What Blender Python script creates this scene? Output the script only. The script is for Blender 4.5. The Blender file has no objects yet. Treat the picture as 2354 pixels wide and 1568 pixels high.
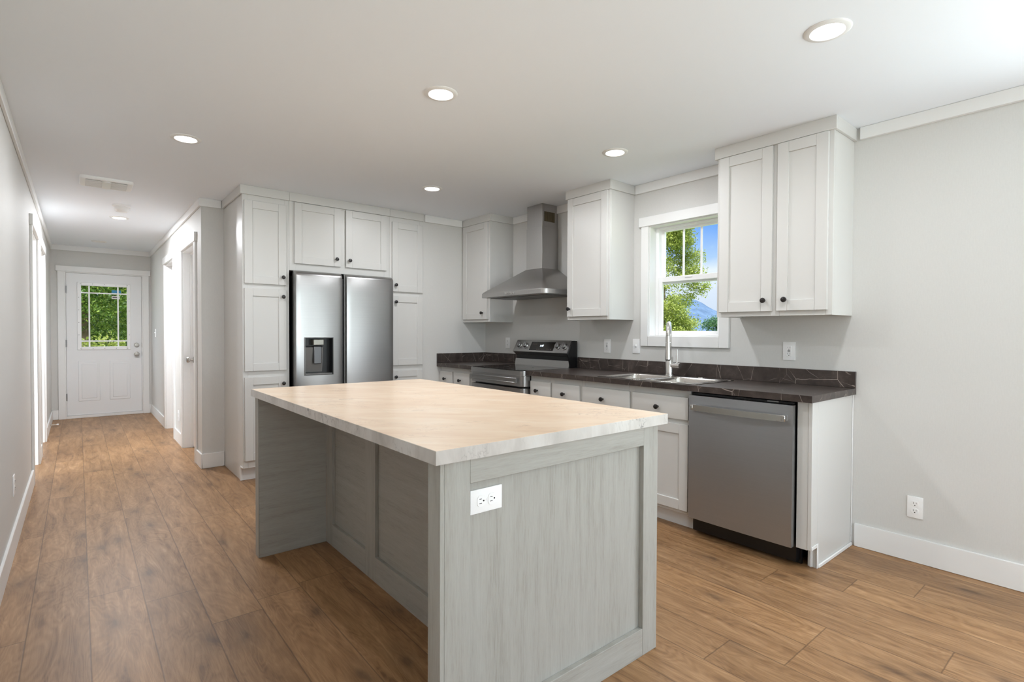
import bpy, bmesh, math, random
from mathutils import Vector, Matrix

random.seed(7)
SC = bpy.context.scene
COL = SC.collection
PI = math.pi

# ------------------------------------------------------------------ camera
CAM_P = Vector((-3.4734, -4.6726, 1.2291))
YAW, PITCH, ROLL, FPX = 0.68966, -0.01629, 0.00404, 1209.16
fw = Vector((math.sin(YAW)*math.cos(PITCH), math.cos(YAW)*math.cos(PITCH), math.sin(PITCH)))
rt = Vector((math.cos(YAW), -math.sin(YAW), 0))
up = rt.cross(fw)
r2 = rt*math.cos(ROLL) + up*math.sin(ROLL)
u2 = -rt*math.sin(ROLL) + up*math.cos(ROLL)
cd_ = bpy.data.cameras.new('camera')
cam = bpy.data.objects.new('camera', cd_)
COL.objects.link(cam)
M = Matrix.Identity(4)
for i in range(3):
    M[i][0], M[i][1], M[i][2], M[i][3] = r2[i], u2[i], -fw[i], CAM_P[i]
cam.matrix_world = M
cd_.sensor_width = 36.0
cd_.lens = 36.0*FPX/2354
cd_.clip_start, cd_.clip_end = 0.05, 3000
SC.camera = cam

# ------------------------------------------------------------------ exposure
VS = SC.view_settings
SC.display_settings.display_device = 'sRGB'
VS.view_transform, VS.look = 'Standard', 'None'
VS.gamma, VS.use_curve_mapping = 1.0, False
VS.exposure = 0.20
CY = SC.cycles
CY.max_bounces, CY.diffuse_bounces, CY.glossy_bounces = 14, 12, 6
CY.transmission_bounces, CY.transparent_max_bounces = 8, 24
CY.sample_clamp_indirect = 6.0
CY.caustics_reflective = CY.caustics_refractive = False
CY.use_denoising = True


def S(r, g, b):
    f = lambda c: (c/255/12.92) if c/255 <= .04045 else ((c/255+.055)/1.055)**2.4
    return (f(r), f(g), f(b), 1)


# ------------------------------------------------------------------ world
W = bpy.data.worlds.new('sky')
SC.world = W
W.use_nodes = True
wn, wl = W.node_tree.nodes, W.node_tree.links
wn.clear()
out = wn.new('ShaderNodeOutputWorld')
bg = wn.new('ShaderNodeBackground')
tc = wn.new('ShaderNodeTexCoord')
sep = wn.new('ShaderNodeSeparateXYZ')
wl.new(tc.outputs['Generated'], sep.inputs[0])
nz = wn.new('ShaderNodeTexNoise')
nz.inputs['Scale'].default_value = 5.0
nz.inputs['Detail'].default_value = 6
wl.new(tc.outputs['Generated'], nz.inputs['Vector'])
m1 = wn.new('ShaderNodeMath'); m1.operation = 'MULTIPLY_ADD'
wl.new(nz.outputs['Fac'], m1.inputs[0]); m1.inputs[1].default_value = 0.10; m1.inputs[2].default_value = -0.05
m2 = wn.new('ShaderNodeMath'); m2.operation = 'ADD'
wl.new(sep.outputs['Z'], m2.inputs[0]); wl.new(m1.outputs[0], m2.inputs[1])
rmp = wn.new('ShaderNodeValToRGB')
els = rmp.color_ramp.elements
els[0].position, els[0].color = 0.0, (.10, .13, .06, 1)
els[1].position, els[1].color = 1.0, (3.6, 3.9, 4.3, 1)
for p_, c_ in ((.015, (.62, .72, .86, 1)), (.11, (.78, .86, .98, 1)), (.135, (.42, .62, .95, 1)), (.20, (.16, .38, .88, 1)),
               (.30, (.25, .45, .90, 1)), (.45, (3.0, 3.35, 3.9, 1))):
    e = els.new(p_); e.color = c_
wl.new(m2.outputs[0], rmp.inputs[0])
wl.new(rmp.outputs[0], bg.inputs[0])
bg.inputs[1].default_value = 1.0
wl.new(bg.outputs[0], out.inputs[0])


def lamp(name, kind, loc, energy, color=(1, 1, 1), size=None, size_y=None, look=None, parent=None, portal=False, spread=None):
    d = bpy.data.lights.new(name, kind)
    d.energy, d.color = energy, color
    if kind == 'AREA':
        if size_y:
            d.shape, d.size, d.size_y = 'RECTANGLE', size, size_y
        else:
            d.shape, d.size = 'DISK', size
        if spread: d.spread = spread
        if portal: d.cycles.is_portal = True
    o = bpy.data.objects.new(name, d)
    COL.objects.link(o)
    o.location = loc
    if look is not None:
        o.rotation_euler = Vector(look).to_track_quat('-Z', 'Z').to_euler()
    if parent: o.parent = parent
    return o


sun = lamp('sun', 'SUN', (-20, -20, 30), 4.6, (1, .96, .88), look=(.60, .42, -.95))
sun.data.angle = math.radians(.6)
# area lamps stand in for daylight from unseen windows; left one is added fill
DAY = (.83, .93, 1.0)
lamp('daylight_patio', 'AREA', (.35, -5.70, 1.25), 84, DAY, 1.8, 1.65, look=(-1, .10, .80))
lamp('fill_left', 'AREA', (-4.05, -7.1, 1.30), 55, DAY, 1.7, 1.5, look=(1, .9, .35))  # added to even out the light on the sink wall
lamp('daylight_rear', 'AREA', (-1.9, -9.80, 1.30), 110, DAY, 2.6, 1.5, look=(0, 1, 1.1))
lamp('daylight_side_room', 'AREA', (-7.3, -1.4, 1.3), 330, DAY, 1.5, 1.5, look=(1, .85, .05))
lamp('window_portal', 'AREA', (.17, -2.4535, 1.636), 1, size=.6, size_y=.87, look=(-1, 0, 0), portal=True)
lamp('door_portal', 'AREA', (-3.177, 5.08, 1.433), 1, size=.54, size_y=.88, look=(0, -1, 0), portal=True)


# ------------------------------------------------------------------ material helpers
def mat(name):
    m = bpy.data.materials.new(name)
    m.use_nodes = True
    nt = m.node_tree
    return m, nt.nodes, nt.links, nt.nodes['Principled BSDF']


def plain(name, col, rough=.5, metal=0, spec=.5, bump=None, coat=0):
    m, n, l, b = mat(name)
    b.inputs['Base Color'].default_value = col
    b.inputs['Roughness'].default_value = rough
    b.inputs['Metallic'].default_value = metal
    b.inputs['Specular IOR Level'].default_value = spec
    b.inputs['Coat Weight'].default_value = coat
    if bump:
        sc, st, stretch = bump
        t = n.new('ShaderNodeTexCoord'); mp = n.new('ShaderNodeMapping'); mp.inputs['Scale'].default_value = stretch
        nn = n.new('ShaderNodeTexNoise'); nn.inputs['Scale'].default_value = sc; nn.inputs['Detail'].default_value = 3
        bu = n.new('ShaderNodeBump'); bu.inputs['Strength'].default_value = st; bu.inputs['Distance'].default_value = .002
        l.new(t.outputs['Object'], mp.inputs[0]); l.new(mp.outputs[0], nn.inputs['Vector'])
        l.new(nn.outputs['Fac'], bu.inputs['Height']); l.new(bu.outputs[0], b.inputs['Normal'])
    return m


def emit(name, col, strength):
    m, n, l, b = mat(name)
    b.inputs['Base Color'].default_value = (.8, .8, .8, 1)
    b.inputs['Emission Color'].default_value = col
    b.inputs['Emission Strength'].default_value = strength
    return m


def ramp(n, stops):
    r = n.new('ShaderNodeValToRGB')
    e = r.color_ramp.elements
    e[0].position, e[0].color = stops[0]
    e[1].position, e[1].color = stops[-1]
    for p, c in stops[1:-1]:
        x = e.new(p); x.color = c
    return r


def mapped(n, l, scale=(1, 1, 1), coord='Object', rot=(0, 0, 0)):
    t = n.new('ShaderNodeTexCoord'); mp = n.new('ShaderNodeMapping')
    mp.inputs['Scale'].default_value = scale; mp.inputs['Rotation'].default_value = rot
    l.new(t.outputs[coord], mp.inputs[0])
    return mp.outputs[0]


def noise(n, l, vec, scale, detail=4, rough=.55, dist=0):
    t = n.new('ShaderNodeTexNoise')
    t.inputs['Scale'].default_value = scale; t.inputs['Detail'].default_value = detail
    t.inputs['Roughness'].default_value = rough; t.inputs['Distortion'].default_value = dist
    l.new(vec, t.inputs['Vector'])
    return t.outputs['Fac']


def math_(n, l, op, a, b=None, c=None):
    t = n.new('ShaderNodeMath'); t.operation = op
    for i, v in enumerate((a, b, c)):
        if v is None: continue
        if isinstance(v, (int, float)): t.inputs[i].default_value = v
        else: l.new(v, t.inputs[i])
    return t.outputs[0]


def mixc(n, l, fac, a, b, mode='MIX'):
    t = n.new('ShaderNodeMix'); t.data_type = 'RGBA'; t.blend_type = mode
    if isinstance(fac, (int, float)): t.inputs[0].default_value = fac
    else: l.new(fac, t.inputs[0])
    for i, v in ((6, a), (7, b)):
        if isinstance(v, tuple): t.inputs[i].default_value = v
        else: l.new(v, t.inputs[i])
    return t.outputs[2]


def bumped(n, l, b, h, strength=.2, dist=.002):
    bu = n.new('ShaderNodeBump'); bu.inputs['Strength'].default_value = strength; bu.inputs['Distance'].default_value = dist
    l.new(h, bu.inputs['Height']); l.new(bu.outputs[0], b.inputs['Normal'])


# walls: faint woven vinyl wallboard
def wall_mat():
    m, n, l, b = mat('wall_vinyl')
    v = mapped(n, l)
    f = noise(n, l, v, 140, 3)
    v2 = mapped(n, l, (1, 1, .12))
    f2 = noise(n, l, v2, 260, 2)
    mixf = math_(n, l, 'ADD', f, f2)
    r = ramp(n, [(.3, S(206, 205, 202)), (.7, S(211, 210, 207))])
    l.new(math_(n, l, 'MULTIPLY', mixf, .5), r.inputs[0]); l.new(r.outputs[0], b.inputs['Base Color'])
    b.inputs['Roughness'].default_value = .62
    b.inputs['Specular IOR Level'].default_value = .3
    bumped(n, l, b, mixf, .06, .001)
    return m


WALL = wall_mat()
CEIL = plain('ceiling_paint', S(238, 243, 249), .8, spec=.2, bump=(60, .06, (1, 1, 1)))
TRIM = plain('trim_white', S(232, 232, 231), .38)
CAB = plain('cabinet_white', S(208, 207, 204), .36)
PLASTIC = plain('white_plastic', S(240, 240, 240), .3)
DOORW = plain('door_white', S(232, 233, 234), .4)
BRONZE = plain('knob_bronze', S(26, 22, 21), .32, spec=.5)
BLACK = plain('black_plastic', S(12, 12, 13), .35)
DARK = plain('dark_gap', S(20, 19, 18), .6)
GLASSBLK = plain('black_glass', S(10, 10, 11), .08, spec=.6)
NICKEL = plain('satin_nickel', S(176, 172, 166), .3, metal=1)
CHROME = plain('brushed_chrome', S(214, 212, 209), .2, metal=1)
SLOT = plain('slot_dark', S(40, 38, 37), .7)
HINGE = plain('hinge_grey', S(150, 150, 150), .4, metal=.8)


def steel(name, col, rough, stretch, aniso=.0, st=.05, rot=0):
    m, n, l, b = mat(name)
    v = mapped(n, l, stretch)
    f = noise(n, l, v, 60, 3)
    r = ramp(n, [(.3, tuple(c*.94 for c in col[:3]) + (1,)), (.7, col)])
    l.new(f, r.inputs[0]); l.new(r.outputs[0], b.inputs['Base Color'])
    b.inputs['Metallic'].default_value = 1
    rr = math_(n, l, 'MULTIPLY_ADD', f, .05, rough-.025)
    l.new(rr, b.inputs['Roughness'])
    b.inputs['Anisotropic'].default_value = aniso
    b.inputs['Anisotropic Rotation'].default_value = rot
    tg = n.new('ShaderNodeTangent'); tg.direction_type = 'RADIAL'; tg.axis = 'Z'
    l.new(tg.outputs[0], b.inputs['Tangent'])
    bumped(n, l, b, f, st, .001)
    return m


STEEL = steel('stainless_horizontal', S(172, 171, 170), .30, (.04, 1, 9), .3, .012)
STEELV = steel('stainless_dishwasher', S(180, 183, 187), .33, (.04, 1, 9), .8, .012, .25)
HOODST = steel('stainless_hood', S(186, 184, 182), .36, (6, 6, .05), .3)
SINKST = steel('stainless_sink', S(212, 208, 203), .2, (1, 1, 1), .2, .02)
SIDEST = plain('fridge_side_grey', S(120, 119, 117), .4, metal=.7)


# dark brown marble laminate with fine pale cracks
def dark_marble():
    m, n, l, b = mat('dark_marble_laminate')
    v = mapped(n, l)
    base = noise(n, l, v, 14, 8, .65)
    r = ramp(n, [(.3, S(46, 38, 35)), (.55, S(64, 55, 51)), (.75, S(84, 74, 69))])
    l.new(base, r.inputs[0])
    col = r.outputs[0]
    for k, (sc, th, off) in enumerate(((3.6, .0032, (0, 0, 0)), (6.0, .0036, (3.1, 1.7, .4)), (2.6, .0022, (7.1, 4.7, 2.4)))):
        mp = n.new('ShaderNodeMapping'); mp.inputs['Location'].default_value = off
        mp.inputs['Rotation'].default_value = (.5*k+.3, .4, .35+.6*k); mp.inputs['Scale'].default_value = (1, 1.5, .8)
        l.new(v, mp.inputs[0])
        wob = n.new('ShaderNodeTexNoise'); wob.inputs['Scale'].default_value = 12; l.new(mp.outputs[0], wob.inputs['Vector'])
        add = n.new('ShaderNodeVectorMath'); add.operation = 'MULTIPLY_ADD'
        l.new(wob.outputs['Color'], add.inputs[0]); add.inputs[1].default_value = (.012, .012, .012); l.new(mp.outputs[0], add.inputs[2])
        vo = n.new('ShaderNodeTexVoronoi'); vo.feature = 'DISTANCE_TO_EDGE'; vo.inputs['Scale'].default_value = sc
        l.new(add.outputs[0], vo.inputs['Vector'])
        line = math_(n, l, 'LESS_THAN', vo.outputs['Distance'], th)
        msk = noise(n, l, mp.outputs[0], 6, 2)
        mk = ramp(n, [(.45, (0, 0, 0, 1)), (.60, (.8, .8, .8, 1))]); l.new(msk, mk.inputs[0])
        col = mixc(n, l, math_(n, l, 'MULTIPLY', line, mk.outputs[0]), col, S(176, 164, 154))
    l.new(col, b.inputs['Base Color'])
    b.inputs['Roughness'].default_value = .30
    return m


DMARB = dark_marble()


# pale marble laminate of the island; cool daylight painted into the edge version
def pale_marble(name, c0, c1, c2, vein, amount):
    m, n, l, b = mat(name)
    v = mapped(n, l, (1, 1, 1), rot=(0, 0, .75))
    mp = n.new('ShaderNodeMapping'); mp.inputs['Scale'].default_value = (1.0, 3.2, 1.0); l.new(v, mp.inputs[0])
    f = noise(n, l, mp.outputs[0], 3.2, 10, .62, .6)
    r = ramp(n, [(.28, c0), (.5, c1), (.72, c2)]); l.new(f, r.inputs[0])
    g = noise(n, l, mp.outputs[0], 5.5, 9, .6, 1.2)
    d = math_(n, l, 'ABSOLUTE', math_(n, l, 'SUBTRACT', g, .5))
    vr = ramp(n, [(.0, (1, 1, 1, 1)), (.016, (0, 0, 0, 1))]); l.new(d, vr.inputs[0])
    msk = noise(n, l, v, 4, 3)
    mk = ramp(n, [(.48, (0, 0, 0, 1)), (.66, (amount, amount, amount, 1))]); l.new(msk, mk.inputs[0])
    col = mixc(n, l, math_(n, l, 'MULTIPLY', vr.outputs[0], mk.outputs[0]), r.outputs[0], vein)
    l.new(col, b.inputs['Base Color'])
    b.inputs['Roughness'].default_value = .28
    return m


PMARB = pale_marble('cream_marble_laminate', S(222, 192, 164), S(232, 207, 180), S(240, 222, 200), S(150, 118, 96), .75)
EMARB = pale_marble('marble_edge_cool_light', S(168, 162, 156), S(193, 188, 183), S(208, 205, 201), S(98, 90, 85), 1.0)


# grey oak laminate of the island, grain along the chosen local axis
def grey_oak(name, stretch):
    m, n, l, b = mat(name)
    v = mapped(n, l, stretch)
    f = noise(n, l, v, 9, 9, .68, .35)
    f2 = noise(n, l, v, 70, 5, .7)
    s = math_(n, l, 'MULTIPLY_ADD', f2, .45, math_(n, l, 'MULTIPLY', f, .55))
    r = ramp(n, [(.30, S(140, 137, 128)), (.47, S(161, 159, 152)), (.62, S(169, 168, 162)), (.8, S(177, 176, 171))])
    l.new(s, r.inputs[0]); l.new(r.outputs[0], b.inputs['Base Color'])
    b.inputs['Roughness'].default_value = .5
    b.inputs['Specular IOR Level'].default_value = .35
    bumped(n, l, b, f2, .15, .001)
    return m


OAKV = grey_oak('grey_oak_upright_grain', (3.2, 3.2, .22))
OAKX = grey_oak('grey_oak_level_grain', (.22, .22, 3.2))


# plank floor (per-plank uv in metres + random offset)
def floor_mat(width, length):
    m, n, l, b = mat('oak_plank_floor')
    uv = n.new('ShaderNodeUVMap'); uv.uv_map = 'grain'
    ed = n.new('ShaderNodeUVMap'); ed.uv_map = 'edge'
    mp = n.new('ShaderNodeMapping'); mp.inputs['Scale'].default_value = (1.0, 7.0, 1); l.new(uv.outputs[0], mp.inputs[0])
    g = noise(n, l, mp.outputs[0], 2.4, 9, .62, 1.1)
    mp2 = n.new('ShaderNodeMapping'); mp2.inputs['Scale'].default_value = (1.5, 60.0, 1); l.new(uv.outputs[0], mp2.inputs[0])
    g2 = noise(n, l, mp2.outputs[0], 5, 6, .7, .25)
    mp4 = n.new('ShaderNodeMapping'); mp4.inputs['Scale'].default_value = (1.0, 4.4, 1); l.new(uv.outputs[0], mp4.inputs[0])
    cg = noise(n, l, mp4.outputs[0], 1.35, 3.5, .5, .55)
    rings = math_(n, l, 'SINE', math_(n, l, 'MULTIPLY', cg, 130.0))
    rings = math_(n, l, 'MULTIPLY_ADD', rings, .5, .5)
    s = math_(n, l, 'MULTIPLY_ADD', g2, .26, math_(n, l, 'MULTIPLY', g, .62))
    s = math_(n, l, 'MULTIPLY_ADD', rings, .065, s)
    r = ramp(n, [(.30, S(108, 76, 47)), (.43, S(143, 107, 72)), (.56, S(164, 127, 90)), (.70, S(190, 155, 117))])
    l.new(s, r.inputs[0])
    col = r.outputs[0]
    # knots
    mp3 = n.new('ShaderNodeMapping'); mp3.inputs['Scale'].default_value = (1.5, 3.6, 1); l.new(uv.outputs[0], mp3.inputs[0])
    wob = n.new('ShaderNodeTexNoise'); wob.inputs['Scale'].default_value = 9; l.new(mp3.outputs[0], wob.inputs['Vector'])
    add = n.new('ShaderNodeVectorMath'); add.operation = 'MULTIPLY_ADD'
    l.new(wob.outputs['Color'], add.inputs[0]); add.inputs[1].default_value = (.13, .13, 0); l.new(mp3.outputs[0], add.inputs[2])
    vo = n.new('ShaderNodeTexVoronoi'); vo.inputs['Scale'].default_value = .8; vo.voronoi_dimensions = '2D'
    l.new(add.outputs[0], vo.inputs['Vector'])
    kr = ramp(n, [(.02, (.6, .6, .6, 1)), (.07, (.25, .25, .25, 1)), (.2, (0, 0, 0, 1))]); l.new(vo.outputs['Distance'], kr.inputs[0])
    col = mixc(n, l, kr.outputs[0], col, S(72, 52, 38))
    at = n.new('ShaderNodeAttribute'); at.attribute_name = 'tint'
    tr = ramp(n, [(0, (.86, .85, .84, 1)), (.5, (1, 1, 1, 1)), (1, (1.10, 1.09, 1.06, 1))]); l.new(at.outputs['Fac'], tr.inputs[0])
    col = mixc(n, l, 1.0, col, tr.outputs[0], 'MULTIPLY')
    se = n.new('ShaderNodeSeparateXYZ'); l.new(ed.outputs[0], se.inputs[0])
    du = math_(n, l, 'MINIMUM', se.outputs[0], math_(n, l, 'SUBTRACT', length, se.outputs[0]))
    dv = math_(n, l, 'MINIMUM', se.outputs[1], math_(n, l, 'SUBTRACT', width, se.outputs[1]))
    d = math_(n, l, 'MINIMUM', du, dv)
    gr = ramp(n, [(.0, (.62, .62, .62, 1)), (.0032, (0, 0, 0, 1))]); l.new(d, gr.inputs[0])
    col = mixc(n, l, gr.outputs[0], col, S(66, 44, 28))
    l.new(col, b.inputs['Base Color'])
    b.inputs['Specular IOR Level'].default_value = .42
    l.new(math_(n, l, 'MULTIPLY_ADD', g2, .16, .35), b.inputs['Roughness'])
    hr = ramp(n, [(.0, (0, 0, 0, 1)), (.004, (1, 1, 1, 1))]); l.new(d, hr.inputs[0])
    bumped(n, l, b, math_(n, l, 'MULTIPLY_ADD', g2, .25, hr.outputs[0]), .10, .0012)
    return m


def pane_mat():
    m, n, l, b = mat('window_glass')
    n.remove(b)
    o = n['Material Output']
    t = n.new('ShaderNodeBsdfTransparent'); t.inputs[0].default_value = (.97, .98, .98, 1)
    g = n.new('ShaderNodeBsdfGlossy'); g.inputs['Roughness'].default_value = .02
    mx = n.new('ShaderNodeMixShader'); mx.inputs[0].default_value = .0003
    l.new(t.outputs[0], mx.inputs[1]); l.new(g.outputs[0], mx.inputs[2]); l.new(mx.outputs[0], o.inputs[0])
    return m


PANE = pane_mat()
LED = emit('lit_diffuser', (1, .97, .92, 1), 9)


# ------------------------------------------------------------------ mesh builder
class MB:
    def __init__(self):
        self.bm = bmesh.new()

    def box(self, x0, x1, y0, y1, z0, z1, bev=0, seg=1):
        if x0 > x1: x0, x1 = x1, x0
        if y0 > y1: y0, y1 = y1, y0
        if z0 > z1: z0, z1 = z1, z0
        t = bmesh.new()
        bmesh.ops.create_cube(t, size=1)
        for v in t.verts:
            v.co = Vector(((v.co.x+.5)*(x1-x0)+x0, (v.co.y+.5)*(y1-y0)+y0, (v.co.z+.5)*(z1-z0)+z0))
        if bev:
            bmesh.ops.bevel(t, geom=list(t.edges), offset=bev, segments=seg, affect='EDGES', profile=.6)
        self.merge(t)
        return self

    def merge(self, t, mtx=None):
        if mtx: bmesh.ops.transform(t, matrix=mtx, verts=t.verts)
        bmesh.ops.recalc_face_normals(t, faces=t.faces)
        me = bpy.data.meshes.new('t'); t.to_mesh(me); t.free()
        self.bm.from_mesh(me); bpy.data.meshes.remove(me)

    def prism(self, pts, axis, a0, a1, bev=0, seg=2):
        """polygon pts in the two other axes (in xyz order), extruded along axis"""
        t = bmesh.new()
        def P(p, a):
            c = list(p); c.insert('xyz'.index(axis), a); return Vector(c)
        b0 = [t.verts.new(P(p, a0)) for p in pts]
        b1 = [t.verts.new(P(p, a1)) for p in pts]
        n = len(pts)
        t.faces.new(b0); t.faces.new(b1[::-1])
        for i in range(n):
            t.faces.new((b0[i], b1[i], b1[(i+1) % n], b0[(i+1) % n]))
        if bev: bmesh.ops.bevel(t, geom=list(t.edges), offset=bev, segments=seg, affect='EDGES')
        self.merge(t)
        return self

    def cyl(self, p0, p1, r0, r1=None, seg=20, cap=True):
        p0, p1 = Vector(p0), Vector(p1)
        r1 = r0 if r1 is None else r1
        t = bmesh.new()
        d = p1-p0
        bmesh.ops.create_cone(t, cap_ends=cap, segments=seg, radius1=r0, radius2=r1, depth=d.length)
        q = d.to_track_quat('Z', 'Y').to_matrix().to_4x4()
        self.merge(t, Matrix.Translation((p0+p1)/2) @ q)
        return self

    def lathe(self, prof, loc, axis, seg=20):
        """prof: (radius, height) along axis from loc"""
        t = bmesh.new()
        rings = []
        for r, h in prof:
            if r < 1e-5:
                rings.append([t.verts.new((0, 0, h))])
            else:
                rings.append([t.verts.new((r*math.cos(2*PI*i/seg), r*math.sin(2*PI*i/seg), h)) for i in range(seg)])
        for a, b in zip(rings, rings[1:]):
            for i in range(seg):
                j = (i+1) % seg
                if len(a) == 1 and len(b) > 1: t.faces.new((a[0], b[i], b[j]))
                elif len(b) == 1 and len(a) > 1: t.faces.new((a[i], a[j], b[0]))
                elif len(a) > 1: t.faces.new((a[i], a[j], b[j], b[i]))
        q = Vector(axis).to_track_quat('Z', 'Y').to_matrix().to_4x4()
        self.merge(t, Matrix.Translation(loc) @ q)
        return self

    def tube(self, pts, r, seg=14):
        pts = [Vector(p) for p in pts]
        rs = r if isinstance(r, (list, tuple)) else [r]*len(pts)
        t = bmesh.new()
        rings = []
        ref = None
        for i, p in enumerate(pts):
            d = (pts[min(i+1, len(pts)-1)] - pts[max(i-1, 0)]).normalized()
            if ref is None:
                ref = d.orthogonal().normalized()
            ref = (ref - d*ref.dot(d)).normalized()
            b = d.cross(ref)
            rings.append([t.verts.new(p + (ref*math.cos(2*PI*k/seg) + b*math.sin(2*PI*k/seg))*rs[i]) for k in range(seg)])
        for a, b in zip(rings, rings[1:]):
            for k in range(seg):
                t.faces.new((a[k], a[(k+1) % seg], b[(k+1) % seg], b[k]))
        t.faces.new(rings[0][::-1]); t.faces.new(rings[-1])
        self.merge(t)
        return self

    def build(self, name, m, parent=None, angle=38):
        me = bpy.data.meshes.new(name)
        self.bm.to_mesh(me); self.bm.free()
        for q in me.polygons: q.use_smooth = True
        me.set_sharp_from_angle(angle=math.radians(angle))
        me.materials.append(m)
        o = bpy.data.objects.new(name, me)
        COL.objects.link(o)
        if parent: o.parent = parent
        return o


def tag(o, label=None, cat=None, group=None, kind=None):
    if label: o['label'] = label
    if cat: o['category'] = cat
    if group: o['group'] = group
    if kind: o['kind'] = kind
    return o


def empty(name, loc, label, cat, group=None, rz=0, kind=None):
    o = bpy.data.objects.new(name, None)
    o.empty_display_size = .1
    COL.objects.link(o)
    o.location = loc
    o.rotation_euler = (0, 0, rz)
    return tag(o, label, cat, group, kind)


def struct(name, mb, m, label, cat):
    o = mb.build(name, m)
    return tag(o, label, cat, None, 'structure')


SINKROT = -PI/2     # local x -> world -y, local y -> world +x (into the sink wall)

# ------------------------------------------------------------------ dimensions
H = 2.41
XL, XH = -3.763, -2.625          # hall / room left wall, hall right wall
YJ, YF, YB = .703, 4.888, -9.5   # wall beside pantry, front door wall, rear wall
PX0, PX1 = -2.448, -.790         # pantry run
XO = -7.0                        # outer wall of the side rooms

# ------------------------------------------------------------------ floor
PW, PL = .198, 1.38


def build_floor():
    rnd = random.Random(3)
    bm = bmesh.new()
    uvg = bm.loops.layers.uv.new('grain'); uve = bm.loops.layers.uv.new('edge')
    tl = bm.faces.layers.float.new('tint')
    b0 = -3.247
    known = {-2: -.98, -3: -.48, -1: -1.59, 0: -1.80, 1: -2.19, 10: -3.83, 8: -3.62, 9: -3.83, 12: -3.46, 11: -4.21, 13: -3.76, 14: -3.99}
    k0, k1 = math.floor((XO-b0)/PW), math.ceil((.12-b0)/PW)
    for k in range(k0, k1):
        x0 = b0+k*PW; x1 = x0+PW
        off = known.get(k, rnd.uniform(0, PL))
        j0 = math.floor((YB-.1-off)/PL); j1 = math.ceil((YF+.12-off)/PL)
        for j in range(j0, j1):
            y0 = off+j*PL; y1 = y0+PL
            ya, yb = max(y0, YB-.1), min(y1, YF+.12)
            xa, xb = max(x0, XO), min(x1, .12)
            if ya >= yb or xa >= xb: continue
            vs = [bm.verts.new((x, y, 0)) for x, y in ((xa, ya), (xb, ya), (xb, yb), (xa, yb))]
            f = bm.faces.new(vs)
            f[tl] = rnd.random()
            ou, ov = rnd.uniform(0, 60), rnd.uniform(0, 60)
            for lp in f.loops:
                a, b = lp.vert.co.y-y0, lp.vert.co.x-x0
                lp[uve].uv = (a, b); lp[uvg].uv = (a+ou, b+ov)
    # slab underneath so that the floor has thickness
    me = bpy.data.meshes.new('floor'); bm.to_mesh(me); bm.free()
    me.materials.append(floor_mat(PW, PL))
    o = bpy.data.objects.new('floor', me); COL.objects.link(o)
    tag(o, 'brown oak plank floor running from the kitchen down the hallway', 'floor', None, 'structure')


build_floor()
struct('ceiling', MB().box(XO-.1, .12, YB-.14, YF+.14, H, H+.12), CEIL, 'smooth white ceiling over the kitchen and hallway', 'ceiling')


# ------------------------------------------------------------------ walls
def wall_x(x0, x1, ya, yb, holes):
    """wall slab with normal along x, with rectangular holes (y0,y1,z0,z1)"""
    m = MB(); holes = sorted(holes); y = ya
    for h0, h1, z0, z1 in holes:
        m.box(x0, x1, y, h0, 0, H)
        if z0 > 0: m.box(x0, x1, h0, h1, 0, z0)
        if z1 < H: m.box(x0, x1, h0, h1, z1, H)
        y = h1
    m.box(x0, x1, y, yb, 0, H)
    return m


def wall_y(y0, y1, xa, xb, holes):
    m = MB(); x = xa
    for h0, h1, z0, z1 in sorted(holes):
        m.box(x, h0, y0, y1, 0, H)
        if z0 > 0: m.box(h0, h1, y0, y1, 0, z0)
        if z1 < H: m.box(h0, h1, y0, y1, z1, H)
        x = h1
    m.box(x, xb, y0, y1, 0, H)
    return m


WIN = (-2.751, -2.156, 1.203, 2.068)
PATIO = (-6.65, -4.75, .35, 2.1)
D1, D2 = (.99, 1.80), (2.19, 3.05)      # openings in the left hall wall
DA, DB = (1.01, 1.78), (2.42, 3.20)     # openings in the right hall wall
DH = 2.06
FD = (-3.615, -2.728, 0, 2.05)

struct('wall_right', wall_x(0, .14, YB-.14, YJ+.1, [WIN, PATIO]), WALL, 'light grey wall behind the sink and range, with the kitchen window', 'wall')
struct('wall_fridge', wall_y(0, .12, PX1+.002, 0, []), WALL, 'light grey wall between the right pantry and the corner cabinet', 'wall')
struct('wall_pantry', wall_y(YJ, YJ+.1, XH, 0, []), WALL, 'narrow light grey wall end beside the left pantry', 'wall')
struct('wall_hall', wall_x(XH, XH+.12, YJ+.1, YF, [(DA[0], DA[1], 0, DH), (DB[0], DB[1], 0, DH)]), WALL, 'right wall of the hallway with two doorways', 'wall')
struct('wall_left', wall_x(XL-.12, XL, YB-.14, YF, [(-7.9, -6.3, .5, 2.1), (D1[0], D1[1], 0, DH), (D2[0], D2[1], 0, DH)]), WALL, 'long light grey wall at the left edge', 'wall')
struct('wall_front', wall_y(YF, YF+.14, XO, .14, [FD]), WALL, 'end wall of the hallway around the front door', 'wall')
struct('wall_back', wall_y(YB-.14, YB, XL, 0, [(-3.2, -.6, .6, 2.1)]), WALL, 'rear wall of the living area', 'wall')
struct('wall_outer', wall_x(XO-.12, XO, -2.7, YF, [(-2.2, -.6, .6, 2.1)]), WALL, 'outer wall of the side room with a window', 'wall')
struct('wall_side', wall_y(-2.7, -2.6, XO, XL-.12, []), WALL, 'partition of the side room', 'wall')
struct('wall_closet', wall_x(XH+1.2, XH+1.3, YJ+.1, YF, []), WALL, 'inner wall of the rooms right of the hallway', 'wall')


# crown, baseboards
def crown(name, pts_boxes, label):
    m = MB()
    for b in pts_boxes: m.box(*b, bev=.003)
    return struct(name, m, TRIM, label, 'moulding')


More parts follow.
